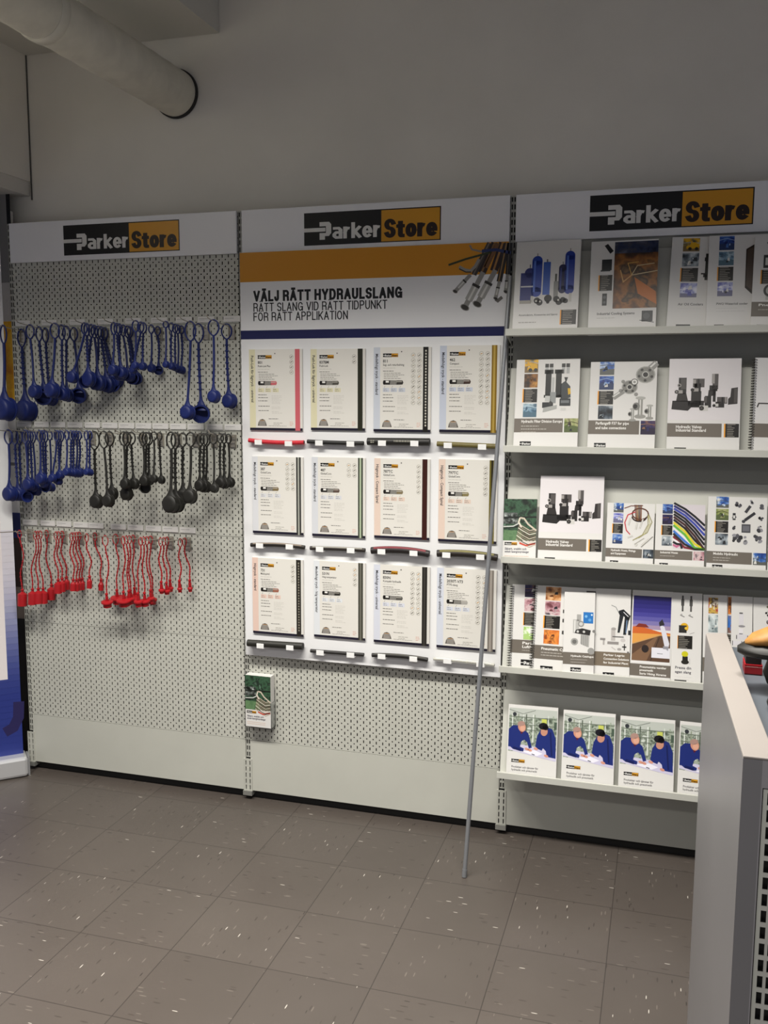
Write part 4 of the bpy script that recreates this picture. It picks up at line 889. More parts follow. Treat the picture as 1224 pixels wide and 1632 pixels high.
def art_leaflet(p):
    p.rect(0, .335, 1, 1, photo(['#1a241c', '#2c4230', '#3c5c44', '#1c241e', '#60806a'], 34, 8), 1)
    p.rect(0, .335, .55, .50, photo(['#48684a', '#64845c', '#547450'], 50, 3), 2); p.rect(0, .60, .42, .78, photo(['#141614', '#2a2e2a', '#6a706c', '#b8beba'], 70, 5), 2)
    p.line([(0, .70), (1, .715)], .05, '#1b1f1b', 3); p.line([(0, .555), (.3, .565), (.5, .62)], .035, '#c8cac4', 3); p.line([(0, .53), (.3, .54)], .03, '#1c1e1c', 3)
    for i in range(9):
        a = .045*i
        p.line([(.47-.01*i, .60-.03*i), (.60, .56-.035*i), (.80, .50-.033*i+.0), (.99, .52-.03*i)], .030, ['#b8aa98', '#8a7a68', '#d0c6b6', '#6d5f50'][i % 4], 4+(i % 2))
    p.line([(.5, .70), (.62, .69), (.75, .60), (1, .50)], .05, '#c6bba8', 6); p.line([(.5, .70), (.46, .63), (.55, .55)], .05, '#d8cfbf', 6); p.line([(.5, .30), (.7, .262), (.98, .30)], .05, '#c8503c', 5)
    logo(p, .05, .265, .38, 6); p.text('Säkert, snabbt och', .06, .19, .095, '#2c2c40', .015, width=.66); p.text('enkelt lasergravyrslangar', .06, .145, .095, '#2c2c40', .015, width=.74); p.bars(.06, .09, .75, 2, .035, '#d3b7a4', .018)
def art_fittings(p):
    standard(p, ['sky', 'lav', 'blue'], 61, [('Hydraulic Hoses, Fittings', .52), ('and Equipment', .32)], 1, 'dark', .135, .345, (.165, .30))
    B_ = ['#5a3420', '#7a4a24', '#8a6a3a', '#3a2a20']
    for i in range(6): p.line([(.58+.028*i, .98), (.62+.02*i, .72)], .02, B_[i % 4], 3)
    p.arc(.70, .84, .17, 0, 6.28, .028, '#5a3320', 4, .72); p.arc(.68, .80, .15, 3.2, 6.2, .03, '#2e1c14', 5, .7)
    p.line([(.36, .92), (.5, .96), (.75, .97)], .02, '#6a3a2a', 3); p.line([(.60, .87), (.44, .82), (.38, .70), (.42, .58), (.50, .52)], .022, '#c0323c', 4)
    for i in range(3): p.line([(.86, .86-.02*i), (.95-.04*i, .72-.02*i), (.86-.05*i, .56-.02*i), (.60-.06*i+.08, .47-.02*i)], .018, ['#8f8a5a', '#b8b27c', '#9a9468'][i], 3+i)
    for a, c in (((.50, .78), (.46, .66)), ((.64, .70), (.62, .60)), ((.76, .76), (.70, .62)), ((.45, .47), (.56, .50)), ((.75, .36), (.9, .46)), ((.62, .34), (.66, .38))): p.line([a, c], .032, '#b5b2aa', 6); p.line([a, c], .010, '#e6e4de', 7)
    p.line([(.74, .33), (.98, .50)], .02, '#8a8780', 4); p.line([(.60, .37), (.80, .47)], .02, '#a9a69e', 4)
def art_hoses(p):
    standard(p, ['blue', 'night', 'grey'], 71, [('Industrial Hoses', .36)], 1, 'pink', .135, .345, (.165, .30))
    p.rect(.365, .33, 1, 1, '#cfc8cc', 1)
    cols = ['#14151a', '#252c68', '#3a48a4', '#181a1e', '#14161a', '#40241f', '#1d1a1a', '#d3c62a', '#5fae3a', '#e2e0e0', '#3d74c8', '#282426', '#7a2430', '#e8e4e6', '#1a1a1e', '#c06a8c']
    for i, c in enumerate(cols):
        s0 = 1.02-i*.042
        if s0 > .5:
            pts = [(.365, s0), (.6, s0-.09-.006*i), (.8, s0-.20-.016*i), (1.0, max(.332, s0-.33-.03*i))]
        else: pts = [(.365, s0), (.44, s0-.03), (.52, .40), (.55, .334)]
        pts = [(min(1, u), max(.332, v)) for u, v in pts]
        p.line(pts, .045 if c not in ('#e2e0e0', '#e8e4e6') else .03, c, 2+(i % 3))
def blob(p, u, v, s, seed, lay=2, cols=('#2b2a2c', '#55545a', '#8e8d92', '#3d3c40')):
    R = random.Random(seed)
    for k in range(7): p.disc(u+R.uniform(-.6, .6)*s, v+R.uniform(-.6, .6)*s*.75, s*R.uniform(.25, .5), R.choice(cols), lay+k % 3, R.uniform(.6, 1.2), R.uniform(0, 3), 9)
def art_mobile(p):
    standard(p, ['sky', 'field', 'grey'], 81, [('Mobile Hydraulic', .42)], 2, 'sky', .14, .355, (.13, .285))
    for i, (u, v, s) in enumerate(((.52, .90, .075), (.75, .94, .05), (.92, .89, .065), (.45, .74, .04), (.90, .72, .05), (.44, .60, .045), (.88, .60, .075), (.50, .46, .09), (.60, .45, .085), (.86, .46, .09))): blob(p, u, v, s, 100+i)
    p.line([(.64, .80), (.72, .89)], .05, '#3c3b40', 3); p.line([(.63, .70), (.80, .80)], .05, '#2c2b30', 3); p.disc(.61, .685, .03, '#3c3b40', 3); p.rect(.58, .54, .73, .65, '#4a4a4e', 3); p.rect(.60, .56, .71, .63, '#6a6a70', 4); p.rect(.425, .70, .475, .79, '#2c2b30', 4); p.rect(.435, .72, .465, .76, '#d9d8d4', 5)
def art_lub(p):
    for (a, c, k) in ((.855, 1.0, 'night'), (.69, .84, 'pink'), (.36, .51, 'green')): thumb(p, .30, a, .72, c, k, 91)
    contents(p, .30, .525, .72, .675); p.rect(0, .20, 1, .355, BAND, 1); p.text('Parker S', .28, .305, .085, '#efece6', .02, width=.48); p.text('Luftberedning', .28, .262, .085, '#efece6', .02, width=.62); p.bars(.28, .235, .4, 1, .03, '#a9a49b', .014, 2); logo(p, .26, .06, .36, 2, store=False)
def art_pneu(p):
    for (a, c, k) in ((.835, .99, 'wood'), (.67, .825, 'pink'), (.34, .50, 'orange')): thumb(p, .17, a, .42, c, k, 95)
    contents(p, .17, .515, .42, .66); p.rect(0, .165, 1, .32, BAND, 1); p.text('Pneumatic Cylinders', .14, .27, .06, '#efece6', .02, width=.55); p.bars(.14, .24, .5, 2, .03, '#a9a49b', .014, 2); logo(p, .14, .035, .20, 2, store=False)
    for v in (.72, .615, .48): p.disc(.52, v, .05, '#23221f', 2); p.rect(.46, v-.02, .55, v+.02, '#3a3936', 3)
    p.rect(.82, .93, .98, .97, '#55524e', 2)
def art_hydcat(p):
    p.rect(.63, .64, .95, .77, '#2a72b8', 2); p.disc(.72, .72, .045, '#7ab4e0', 3); p.disc(.84, .68, .05, '#5a9cd4', 3); p.disc(.9, .74, .03, '#cfe2f0', 3)
    p.rect(.30, .52, .50, .68, '#b5b4b0', 2); p.rect(.42, .66, .56, .74, '#a3a29e', 2); p.rect(.34, .53, .38, .67, '#d8d7d3', 3); p.disc(.56, .63, .10, '#8f8e8a', 3); p.disc(.56, .63, .06, '#c9c8c4', 4)
    p.poly([(.36, .52), (.85, .50), (.88, .56), (.60, .58), (.40, .56)], '#2e2c2a', 4); p.disc(.46, .54, .04, '#c4c3bf', 5); p.disc(.66, .54, .04, '#c4c3bf', 5); p.disc(.36, .42, .12, '#9d9c98', 2); p.disc(.36, .42, .07, '#6a6966', 3); p.poly([(.55, .40), (.83, .36), (.84, .50), (.56, .52)], '#a9a8a4', 2)
    for i in range(4): p.rect(.58+i*.06, .39-.008*i, .60+i*.06, .50, '#7c7b78', 3)
    p.disc(.90, .32, .11, '#94938f', 2); p.disc(.98, .55, .05, '#7a7976', 2)
    p.rect(0, .155, 1, .295, BAND, 1); p.text('Hydraulic Catalogue', .25, .245, .085, '#efece6', .02, width=.74); p.bars(.25, .215, .6, 2, .033, '#a9a49b', .018, 2); logo(p, .25, .075, .34, 2, store=False)
def art_legris(p):
    p.line([(.45, .82), (.58, .80), (.68, .73)], .014, '#55585a', 3); p.poly([(.66, .76), (.80, .78), (1.0, .71), (.96, .66), (.82, .70), (.68, .72)], '#1e2022', 3); p.poly([(.70, .74), (.80, .70), (.70, .52), (.64, .52)], '#24272a', 3); p.poly([(.84, .71), (.96, .68), (.88, .50), (.80, .50)], '#24272a', 3); p.line([(.80, .75), (.94, .70)], .018, '#e8e8ea', 4); p.line([(.90, .66), (.88, .52)], .02, '#7a98c0', 4)
    p.rect(.94, .50, 1.0, .55, '#2a2a2c', 3); p.rect(.46, .43, .58, .56, '#b5b0ac', 2); p.disc(.53, .56, .07, '#9c9894', 3, .6); p.rect(.5, .47, .82, .48, '#4a4846', 4); p.rect(.15, .43, .30, .455, '#8f8b88', 2); p.rect(.23, .38, .28, .44, '#aaa6a2', 2); p.rect(.36, .39, .68, .42, '#8d8986', 3); p.disc(.70, .34, .06, '#a19d9a', 3, .6); p.rect(.78, .36, .90, .375, '#3a3836', 3); p.rect(.83, .33, .86, .40, '#3a3836', 3); p.disc(.80, .44, .07, '#c4bfbc', 2, .8); p.disc(.95, .31, .03, '#6a6664', 3); p.line([(.48, .36), (.6, .33)], .03, '#b8b4b0', 2)
    p.rect(0, .15, 1, .305, '#746858', 1); 
    for i, (s, w_) in enumerate((('Parker Legris:', .60), ('Connection Solutions', .72), ('for Industrial Plant', .70))): p.text(s, .26, .262-i*.042, .082, '#efece6', .02, width=w_)
    logo(p, .25, .035, .32, 2, store=False)
def art_desert(p):
    k = 12
    sky = ['#1c1858', '#221e66', '#2a2672', '#342f80', '#433f90', '#5a569e', '#7a72a8', '#a08ca8']
    for i, c in enumerate(sky): p.rect(.03, .94-.045*(i+1), .97, .94-.045*i+.0005, c, 1)
    p.poly([(.03, .60), (.2, .62), (.32, .60), (.7, .56), (.97, .55), (.97, .48), (.03, .42)], '#c8642a', 2); p.poly([(.10, .60), (.18, .64), (.36, .635), (.44, .60)], '#7a2e22', 3); p.poly([(.03, .53), (.97, .54), (.97, .36), (.03, .42)], '#d99a4a', 3)
    p.poly([(.03, .41), (.72, .52), (.97, .52), (.97, .24), (.03, .24)], '#5a4232', 4); p.poly([(.03, .30), (.60, .50), (.66, .50), (.40, .24), (.03, .24)], '#7a5c44', 5)
    p.line([(.03, .415), (.74, .53)], .012, '#b89a74', 6); p.line([(.50, .24), (.70, .50)], .02, '#3c2c24', 6)
    p.rect(.03, .22, .97, .232, '#e4e2e0', 2)
    p.poly([(.70, .64), (.82, .62), (.95, .44), (.92, .36), (.84, .40)], '#d4d3dc', 7); p.poly([(.68, .66), (.76, .70), (.82, .64), (.70, .62)], '#2c2a30', 8); p.rect(.52, .28, .97, .39, '#dcdbe2', 7); p.rect(.66, .325, .80, .33, '#4a4a52', 8); p.disc(.36, .37, .09, '#2a2220', 7, 1.1); p.rect(.80, .38, .93, .41, '#8d8c94', 8)
    p.rect(0, .075, 1, .205, BAND, 1); p.text('Pneumatiska ventiler', .24, .165, .075, '#efece6', .02, width=.66); p.text('pneumatik', .24, .13, .075, '#efece6', .02, width=.34); p.text('Serie Viking Xtreme', .24, .092, .075, '#efece6', .02, width=.66); logo(p, .20, -.0+.005, .32, 2, store=False)
def art_press(p):
    for u in (.30, .58): p.rect(u, .86, u+.10, .93, '#2c2a28', 2); p.rect(u+.02, .80, u+.08, .97, '#4c4a48', 3); p.line([(u-.03, .76), (u+.12, .74)], .03, '#7a7876', 2); p.disc(u+.02, .765, .03, '#a9a7a4', 3)
    p.disc(.42, .63, .14, '#d9a81e', 2, 1.1); p.rect(.24, .57, .50, .65, '#2c2a26', 3); p.disc(.48, .62, .05, '#e0b83a', 4); p.line([(.6, .56), (.76, .58)], .015, '#8a8886', 2)
    contents(p, .22, .40, .70, .54); p.disc(.46, .345, .11, '#c6c01e', 2, .9); p.rect(.38, .26, .56, .32, '#1f1e1c', 2); p.disc(.47, .26, .13, '#26241f', 3, .6); p.rect(.60, .24, .64, .30, '#c9c7c4', 4)
    p.text('Pressa din', .14, .185, .13, '#55535a', .02, width=.54); p.text('egen slang', .14, .14, .13, '#55535a', .02, width=.54); p.bars(.14, .10, .6, 2, .025, '#cfccc8', .016); logo(p, .13, .02, .40, 2, store=False)
def art_food(p): 
    thumb(p, .22, .80, .62, .97, 'food', 15); thumb(p, .22, .60, .62, .785, 'steel', 18); contents(p, .22, .42, .62, .585); band(p, .18, .33, [('Pneumatic', .5)], 1)
def art_orange(p):
    thumb(p, .24, .80, .62, .985, 'orange', 25); thumb(p, .24, .60, .62, .785, 'rock', 3); contents(p, .24, .42, .62, .585); band(p, .18, .33, [('Pneumatic', .5)], 1)
def art_cyl(p):
    p.rect(.36, .70, .58, .82, '#d6d3d6', 2); p.rect(.38, .815, .54, .83, '#5c5a5c', 3); p.disc(.5, .685, .16, '#8d8b8e', 3, .35); p.rect(.36, .60, .56, .66, '#e0dde0', 2); p.rect(.38, .60, .55, .61, '#77757a', 3); p.rect(.28, .545, .76, .60, '#d4d1d4', 2); p.rect(.24, .55, .28, .59, '#4f4d50', 3); p.rect(.76, .55, .80, .59, '#4f4d50', 3); p.rect(.08, .48, .5, .53, '#d8d5d8', 2); p.rect(.06, .48, .09, .53, '#4f4d50', 3); p.rect(.49, .48, .52, .53, '#4f4d50', 3); band(p, .18, .33, [('Filter', .3)], 1)
def art_parts(p):
    blob(p, .62, .86, .16, 301, 2, ('#2b2a28', '#55544e', '#a9a698', '#6e6a52')); blob(p, .80, .72, .15, 302); blob(p, .5, .55, .15, 303); band(p, .18, .33, [('Pneumatic', .5)], 1)
def art_workers(p):
    p.rect(.02, .36, .985, .955, photo(['#4c5548', '#7c8878', '#a9b3a4', '#5c6658', '#c9d0c6'], 45, 12), 1)
    p.poly([(.02, .955), (.985, .955), (.985, .86), (.4, .82), (.02, .86)], '#b9beb6', 2)
    for u, c in ((.08, '#d5dad2'), (.20, '#8a947f'), (.30, '#cfd5cc'), (.36, '#5a6456'), (.50, '#d8ddd6'), (.53, '#8f9a88'), (.80, '#c9d0c6'), (.90, '#9aa592')): p.rect(u, .50, u+.022, .88, c, 3)
    for v in (.83, .73, .66): p.rect(.02, v, .985, v+.012, '#6c7668', 3)
    p.rect(.68, .76, .78, .83, '#c2c860', 4); p.disc(.13, .87, .04, '#33363a', 4); p.line([(.02, .93), (.3, .88), (.55, .94)], .012, '#7c827a', 4); p.rect(.93, .70, .985, .80, '#4a5a4c', 4)
    p.poly([(.02, .38), (.30, .345), (.985, .27), (.985, .40), (.62, .44), (.30, .46), (.02, .44)], '#c9c4dc', 4); p.poly([(.28, .37), (.6, .32), (.72, .36), (.55, .40)], '#e9e7f2', 5)
    BL, BD = '#1e2c70', '#151e54'
    p.poly([(.02, .42), (.02, .66), (.10, .715), (.22, .72), (.34, .66), (.42, .62), (.46, .53), (.50, .43), (.44, .415), (.40, .50), (.34, .53), (.28, .50), (.26, .43), (.34, .41), (.33, .365), (.12, .39), (.06, .42)], BL, 5); p.poly([(.22, .68), (.34, .66), (.28, .60)], '#5a1c28', 6); p.line([(.12, .41), (.28, .385)], .05, BD, 6)
    p.disc(.285, .70, .078, '#c98f78', 7, 1.25, .25); p.disc(.27, .745, .075, '#a9877c', 8, .7, .2); p.disc(.30, .685, .05, '#d8a48c', 8, 1.1)
    p.poly([(.60, .60), (.66, .68), (.78, .73), (.90, .70), (.97, .58), (.98, .31), (.80, .325), (.78, .40), (.72, .44), (.70, .40), (.62, .42), (.57, .45), (.58, .52)], BL, 5); p.poly([(.70, .66), (.82, .69), (.76, .62)], '#5a1c28', 6); p.line([(.86, .66), (.90, .34)], .03, BD, 6)
    p.disc(.735, .66, .07, '#c08a74', 7, 1.2, -.2); p.disc(.715, .735, .092, '#17151a', 8, .75, .1); p.disc(.76, .72, .06, '#17151a', 8, .9)
    for u, v in ((.40, .405), (.46, .395), (.58, .42), (.79, .335)): p.disc(u, v, .045, '#d0937e', 7, .55, -.3)
    p.line([(.50, .345), (.56, .335)], .014, '#26282c', 7)
    logo(p, .095, .215, .27, 6); p.text('Produkter och tjänster för', .10, .14, .056, '#4b494a', .01, width=.54); p.text('hydraulik och pneumatik', .10, .10, .056, '#4b494a', .01, width=.52)

G = ['catalogs on the topmost shelf', 'catalogs on the second shelf', 'catalogs on the third shelf', 'catalogs on the fourth shelf', 'catalogs on the lowest shelf']
cover((816.6,522), (920,520), (824,386), 0, -.112, .018, 'white catalog with blue gas cylinders on its cover, left end of the topmost shelf', art_accum, group=G[0])
cover((937,520), (1045,519), (943,385.6), 0, -.112, .020, 'white catalog with an orange industrial photo beside small black parts, topmost shelf', art_cooling, group=G[0])
cover((1062,517.5), (1158,516), (1072,378), 0, -.100, .010, 'white catalog half hidden on the topmost shelf, black cooler peeking at its edge', art_aircool, group=G[0])
cover((1124.5,517.5), (1222,516), (1131,376), 0, -.113, .009, 'white catalog with four blue thumbnails and a dark brown cooler, topmost shelf', art_pwo, group=G[0])
cover((1196,517), (1296,516), (1203.5,377), 0, -.1245, .008, 'white catalog with a grey title band, rightmost and in front on the topmost shelf', art_band_cover, group=G[0])
cover((818,711), (920,711), (824,573.6), 1, -.112, .012, 'white catalog showing black filter housings beside a yellow machine thumbnail, second shelf', art_filter, group=G[1])
cover((936,711.5), (1043,712), (942,577), 1, -.112, .014, 'white catalog with steel pipe flanges on its cover, second shelf', art_flange, group=G[1])
cover((1062,713), (1178,714), (1067.4,572), 1, -.112, .014, 'pale catalog with black hydraulic valves on the second shelf', art_valves_low, group=G[1])
cover((1197,714.5), (1310,716), (1204,570), 1, -.112, .012, 'spiral bound catalog at the right edge of the second shelf', art_valves_spiral, group=G[1], spiral=True)
cover((800.8,888), (853.4,888.5), (804,795), 2, -.112, .012, 'narrow leaflet with a green forest photo, left end of the third shelf', art_leaflet, 'leaflet', G[2], extra=.012)
cover((856.7,888.5), (959,894), (862,758), 2, -.114, .016, 'tall pale catalog with black hydraulic valves on the third shelf', art_valves, group=G[2])
cover((964.5,894), (1040.5,898), (968.5,801), 2, -.112, .008, 'white catalog with coiled hoses and fittings, third shelf', art_fittings, group=G[2])
cover((1043,899), (1121.8,902.5), (1046,803), 2, -.112, .008, 'catalog with rainbow coloured hoses sweeping across its cover, third shelf', art_hoses, group=G[2])
cover((1125.5,902.5), (1220.3,907), (1129,791), 2, -.112, .014, 'white catalog with grey pumps and valves scattered over it, third shelf', art_mobile, group=G[2])
cover((1223,907), (1318,910), (1226.5,796), 2, -.112, .010, 'catalog cut off at the right edge of the third shelf', art_parts, group=G[2])
cover((812,1062.5), (880,1065), (817,931), 3, -.094, .008, 'spiral bound catalog with a green grass thumbnail, left end of the fourth shelf', art_lub, group=G[3], spiral=True)
cover((847,1064), (947,1068), (854,932.5), 3, -.105, .008, 'spiral bound catalog with food and machine thumbnails, second on the fourth shelf', art_pneu, group=G[3], spiral=True)
cover((896.6,1067.5), (946,1071), (900,943), 3, -.1235, .006, 'narrow white catalog with grey gauges and a blue square, fourth shelf', art_hydcat, group=G[3])
cover((946.6,1071), (1003,1075.5), (950,937.5), 3, -.113, .008, 'white catalog with a black blow gun on its cover, fourth shelf', art_legris, group=G[3])
cover((1003.5,1076), (1068,1083), (1008.6,940), 3, -.112, .010, 'catalog with a desert road at dusk on its cover, fourth shelf', art_desert, group=G[3])
cover((1068.5,1083), (1116.5,1087.5), (1072,944), 3, -.112, .012, 'white catalog with yellow hose presses, fourth shelf beside the counter', art_press, group=G[3])
cover((1119.5,1088), (1158,1090), (1121,947.5), 3, -.112, .010, 'catalog with a red and yellow fruit thumbnail behind the counter corner', art_food, group=G[3])
cover((1152,1090), (1176,1092), (1155,949), 3, -.100, .008, 'catalog with an orange thumbnail above a blue sky one, behind the counter', art_orange, group=G[3])
cover((1164,1091), (1198,1094), (1166,950), 3, -.113, .009, 'white catalog with pale grey cylinders, behind the counter', art_cyl, group=G[3])
cover((1200.5,1094), (1240,1098), (1200.5,952), 3, -.112, .009, 'white catalog with metal parts, behind the shoe on the counter', art_parts, group=G[3])
for i, (bl, br, tl) in enumerate((((806.7,1230),(886,1240),(811,1122)), ((894,1241),(977.5,1251),(898.5,1131)), ((985,1252),(1073,1263),(989,1140.5)), ((1079,1264),(1168,1275),(1084,1149)))):
    cover(bl, br, tl, 4, -.112, .012, 'catalog showing two people in blue jackets, %s on the lowest shelf' % ['leftmost', 'second from the left', 'third from the left', 'partly behind the counter'][i], art_workers, group=G[4])

# leaflet dispenser on the pegboard below the hose board
LB = onY(391.5, 1157, -.042); LT = onY(388, 1077, -.042); LR = onY(431.5, 1160.5, -.042)
lx0, lx1, lz0, lz1 = LB.x, LR.x, LB.z, LT.z+.004
t = thing('leaflet_dispenser', ((lx0+lx1)/2, -.02, lz0), 'clear wall dispenser holding a stack of narrow forest-photo leaflets below the hose board', 'leaflet dispenser')
m_acr = mat('acrylic', '#f4f6f6', .08, trans=1.0)
b = MB(); b.box((lx0, -.043, lz0-.002), (lx1+.002, -.002, lz0), m_acr); b.box((lx0-.0015, -.043, lz0-.002), (lx0, -.002, lz0+.10), m_acr); b.box((lx1+.002, -.043, lz0-.002), (lx1+.0035, -.002, lz0+.10), m_acr); b.box((lx0, -.003, lz0-.002), (lx1+.002, -.0015, lz0+.15), m_acr); b.build('acrylic_tray', t)
b = MB(); b.box((lx0, -.0405, lz0+.0004), (lx1, -.0045, lz1), m_paper)
p = Print(b, wall_M(lx0, -.0405, lz0+.0004), lx1-lx0, lz1-lz0); art_leaflet(p)
tag(b.build('leaflet_stack'), 'stack of narrow leaflets with a green forest photo in the wall dispenser', 'leaflets')

# ------------------------------------------------------------------ leaning tube
pb, pt = onZ(740, 1396, .004), onY(813.5, 440, -.040)
b = MB(); b.tube([pb.lerp(pt, i/8) for i in range(9)], .0072, m_alu, 14)
t = thing('leaning_tube', (pb.x, pb.y, 0), 'long thin grey metal tube leaning from the floor against the hose board', 'tube')
b.build('tube', t)
b = MB(); d = (pt-pb).normalized(); b.lathe([(0, -.003), (.0085, -.003), (.0085, .022), (.0074, .022)], pb, d, mat('tube_foot', '#6d6e70', .5), 14); b.build('end_cap', t)

# ------------------------------------------------------------------ roll-up banner and the poster behind it, at the left edge
e0 = onY(38, 1217, -.045); dirb = Vector((-.72, -.69, 0)).normalized(); nb = Vector((.69, -.72, 0))
ex, ey = e0.x, e0.y
L = .85; H0, H1 = .085, 2.33
t = thing('rollup_banner', (ex+dirb.x*L/2, ey+dirb.y*L/2, 0), 'white and purple roll-up banner on a silver base at the left edge', 'banner')
Mb = Matrix(((-dirb.x, 0, nb.x, ex+dirb.x*L), (-dirb.y, 0, nb.y, ey+dirb.y*L), (0, 1, 0, H0), (0, 0, 0, 1)))
b = MB(); b.M = Mb; b.box((0, 0, -.001), (L, H1-H0, 0), m_white); b.M = Matrix.Identity(4)
p = Print(b, Mb, L, H1-H0)
G0, G1 = lin('#2e3a86'), lin('#dcdadf')
for i in range(36):
    k = max(0, min(1, (i-8)/24)); k = k*k*(3-2*k)
    h = '#%02x%02x%02x' % tuple(int(a_+(b_-a_)*k) for a_, b_ in zip((0x2c, 0x38, 0x80), (0xd8, 0xd5, 0xdc)))
    p.rect(0, i*.0117, 1, (i+1)*.0117+.0002, h, 1)
p.rect(0, .145, .945, .62, '#e6dfde', 2)
p.line([(.99, .10), (.985, .07), (.96, .052), (.92, .045)], .05, '#2b2754', 2); p.rect(.86, .905, .965, .93, '#77797e', 2)
b.build('printed_sheet', t)
b = MB(); b.M = Mb; b.prism([(-.085, -.045), (-.085, .05), (-.03, .055)][:0] or [(0, 0)], 'x', 0, 1, m_white) if False else None
b.box((0, -.083, -.05), (L+.012, .0, .055), mat('silver_base', '#d9d9da', .3, .5)); rb = b.build('base', t, bevel=.012)
b = MB(); b.M = Mb; b.box((L+.012, -.083, -.03), (L+.020, -.005, .04), mat('base_end', '#9a9a9c', .4, .4)); b.build('base_end_cap', rb)
b = MB(); b.M = Mb; b.box((0, H1-H0, -.008), (L, H1-H0+.02, .006), mat('silver_base', '#d9d9da', .3, .5)); b.build('top_rail', t)
# narrow poster panel on the wall behind the banner
q0 = onY(15, 700, .03); t = thing('poster_panel', (-.2, .04, 0), 'narrow strip of a wall panel with orange, blue and black print behind the banner', 'poster')
b = MB(); b.box((-.42, .03, 0), (-.012, .045, 2.30), mat('poster_white', '#cfcbc6', .5))
p = Print(b, wall_M(-.42, .03, 0), .408, 2.30)
zz = lambda py: onY(24, py, .03).z/2.30
p.rect(0, zz(1200), 1, zz(985), '#191513', 1); p.rect(0, zz(985), 1, zz(935), '#6d625a', 1); p.rect(0, zz(935), 1, zz(857), '#33241d', 1); p.rect(0, zz(857), 1, zz(817), '#28306c', 1)
p.rect(0, zz(817), 1, zz(648), '#d4d2d0', 1); p.rect(0, zz(742), 1, zz(737), '#75726f', 2); p.rect(0, zz(705), 1, zz(698), '#a6a3a0', 2)
p.rect(0, zz(645), 1, zz(512), photo(['#d8880c', '#f0ac18', '#ffc830', '#e89a14'], 14, 5), 2); p.rect(0, zz(450), 1, zz(356), '#8f8d8c', 1); p.rect(.955, zz(356), 1, zz(300), '#17171c', 1); p.rect(0, zz(356), .955, zz(300), '#8f8d8c', 1)
b.build('printed_panel', t)

# ------------------------------------------------------------------ counter at the right edge and the things on it
CH = 1.08
m_cnt = mat('counter_steel', '#7d7b7c', .38, .1, var=.04, vscale=3); m_cnt_top = mat('counter_white', '#847e79', .55, spec=.15, var=.03, vscale=4)
m_cntf = mat('counter_front_lit', '#949193', .45, .05, var=.03, vscale=4); t = thing('service_counter', (3.0, -1.5, 0), 'grey steel service counter with a pale rim and perforated front at the right edge', 'counter')  # same steel as the side, lightened to make the front look more lit
x_b, x_f, yb_, yf_ = 2.616, 2.640, -1.155, -1.860; th = .043
tp = .026; b = MB(); b.prism([(x_f, yf_), (x_f+tp, yf_), (x_b+tp, yb_+.02), (x_b, yb_)], 'z', 0, CH-.004, m_cnt); b.build('side_panel', t)
b = MB(); b.prism([(x_f, yf_-.001), (3.55, yf_-.001), (3.55, yf_+.03), (x_f+th, yf_+.03), (x_b+th, yb_+.02), (x_b, yb_)], 'z', CH-.004, CH, m_cnt_top); b.build('rim', t, bevel=.0015)
a_ = onY(1215.5, 1256, yf_)
b = MB(); b.box((x_f+tp, yf_, a_.z), (3.55, yf_+.03, CH-.004), m_cntf); b.box((x_f+tp, yf_, 0), (a_.x, yf_+.03, a_.z), m_cntf); ff = b.build('front_frame', t)
b = MB(); b.box((a_.x+.0015, yf_+.003, .05), (a_.x+.0072, yf_+.0045, a_.z-.002), m_steel); b.box((a_.x+.0072, yf_+.003, a_.z-.0078), (3.5, yf_+.0045, a_.z-.002), m_steel)
b.box((a_.x+.0072, yf_+.003, .05), (3.5, yf_+.0045, a_.z-.0078), m_counterperf); b.build('perforated_panel', ff, origin=(a_.x+.0072+.0038-.006, yf_+.003, a_.z-.0078-.0092-.0126-.0252*38))
b = MB(); b.box((x_f+tp+.002, yf_+.034, .03), (3.5, yf_+.040, 1.035), m_cavity); b.build('hole_shade_sheet', t)  # added dark sheet, gives the front's holes their shade
b = MB(); b.prism([(x_f+th+.001, yf_+.031), (3.5, yf_+.031), (3.5, yb_+.0), (x_b+th+.001, yb_+.0)], 'z', 1.040, 1.055, mat('counter_tray', '#50555b', .45, .1)); b.build('tray', t)
TZ = 1.0555
r0 = onZ(1190, 1075, TZ); r1 = onZ(1211, 1077, TZ)
b = MB(); rw = r1.x-r0.x+.004; m_tin = mat('red_card', '#a81620', .35)
b.box((r0.x-.004, r0.y, TZ), (r0.x+rw, r0.y+.05, TZ+.020), m_tin)
p = Print(b, wall_M(r0.x-.004, r0.y, TZ), rw+.004, .020); p.rect(0, .0, 1, .1, '#3a1012', 1); p.bars(.1, .8, .8, 1, .1, '#e0b8b0', .02); p.rect(0, .74, 1, .79, '#d89a94', 1)
t = thing('small_box', (r0.x, r0.y, TZ), 'small red box with a dark clear lid beside the shoe on the counter tray', 'box')
b.build('red_base', t)
b = MB(); b.box((r0.x-.003, r0.y+.002, TZ+.020), (r0.x+rw-.002, r0.y+.048, TZ+.035), mat('dark_lid', '#2c2422', .2)); b.build('lid', t)
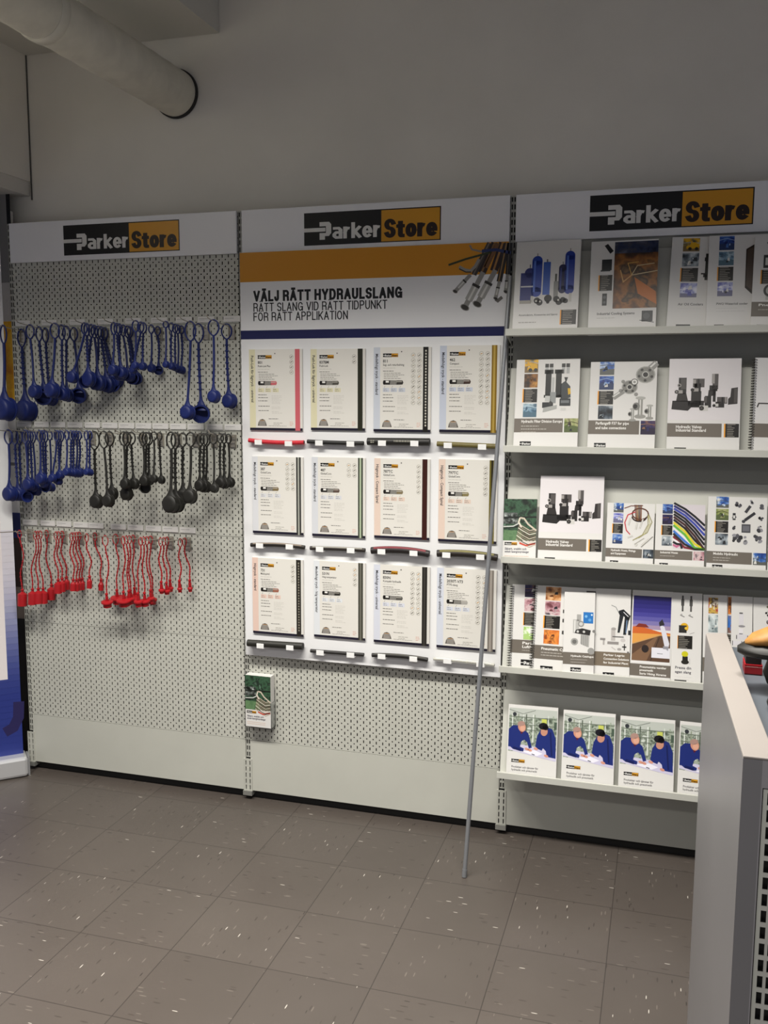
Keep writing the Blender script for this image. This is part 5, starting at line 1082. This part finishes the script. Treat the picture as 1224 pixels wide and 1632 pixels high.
# work shoe, toe towards the left, on a black curved stand
sx, sy = onZ(1176, 1034, 1.13).x, onZ(1176, 1034, 1.13).y; sz = onY(1180, 1048, sy).z
t = thing('work_shoe', (sx+.14, sy+.02, sz), 'tan work shoe with a thick black sole, toe pointing left, above the counter tray', 'shoe')
def shoe_sec(s, w, z0, z1, n=14, top=1.0):
    return [(sx+s, sy+.01+w*math.cos(2*math.pi*k/n), z0+(z1-z0)*(.5+.5*math.sin(2*math.pi*k/n))) for k in range(n)]
prof = [(.0, .008, .008, .020), (.012, .028, .003, .026), (.04, .040, .0, .030), (.09, .046, .0, .028), (.15, .040, .002, .026), (.21, .038, .0, .028), (.27, .034, .0, .030), (.285, .015, .006, .026)]
b = MB(); b.sections([shoe_sec(s, w, sz+a, sz+c+.004*(s/.1)) for s, w, a, c in prof], m_black); b.build('sole', t)
prof = [(.012, .008, .024, .030), (.025, .026, .022, .044), (.06, .037, .022, .062), (.11, .040, .022, .082), (.16, .036, .022, .105), (.22, .034, .022, .125), (.265, .028, .022, .125), (.275, .012, .03, .115)]
b = MB(); b.sections([shoe_sec(s, w, sz+a, sz+c) for s, w, a, c in prof], mat('tan_leather', '#94682f', .55, var=.15, vscale=60)); su = b.build('upper', t)
b = MB(); b.lathe([(0, .0), (.026, .0), (.031, .006), (.026, .012), (.022, .004), (0, .003)], (sx+.225, sy+.01, sz+.117), (-.25, 0, 1), mat('shoe_lining', '#2b2622', .8), 18); b.build('collar', su)
b = MB()
for i in range(4):
    s = .052+i*.016; b.tube([(sx+s, sy-.022, sz+.056+i*.006), (sx+s, sy+.0, sz+.070+i*.007), (sx+s, sy+.03, sz+.062+i*.007)], .0042, mat('lace_grey', '#4c4a52', .7), 7)
b.build('laces', su)
b = MB(); cx = onZ(1214, 1120, TZ)
b.tube([(sx+.075, sy-.01, TZ+.020), (sx+.066, sy-.005, TZ+.03), (sx+.065, sy+.0, (TZ+sz)/2), (sx+.075, sy+.005, sz-.004)], [.019, .02, .022, .024], m_black, 14)
b.tube([(sx+.07, sy-.30, TZ+.012), (sx+.055, sy-.2, TZ+.012), (sx+.052, sy-.1, TZ+.012), (sx+.07, sy-.01, TZ+.012)], .010, m_black, 10)
tag(b.build('shoe_stand'), 'black curved stand carrying the tan shoe on the counter tray', 'stand')
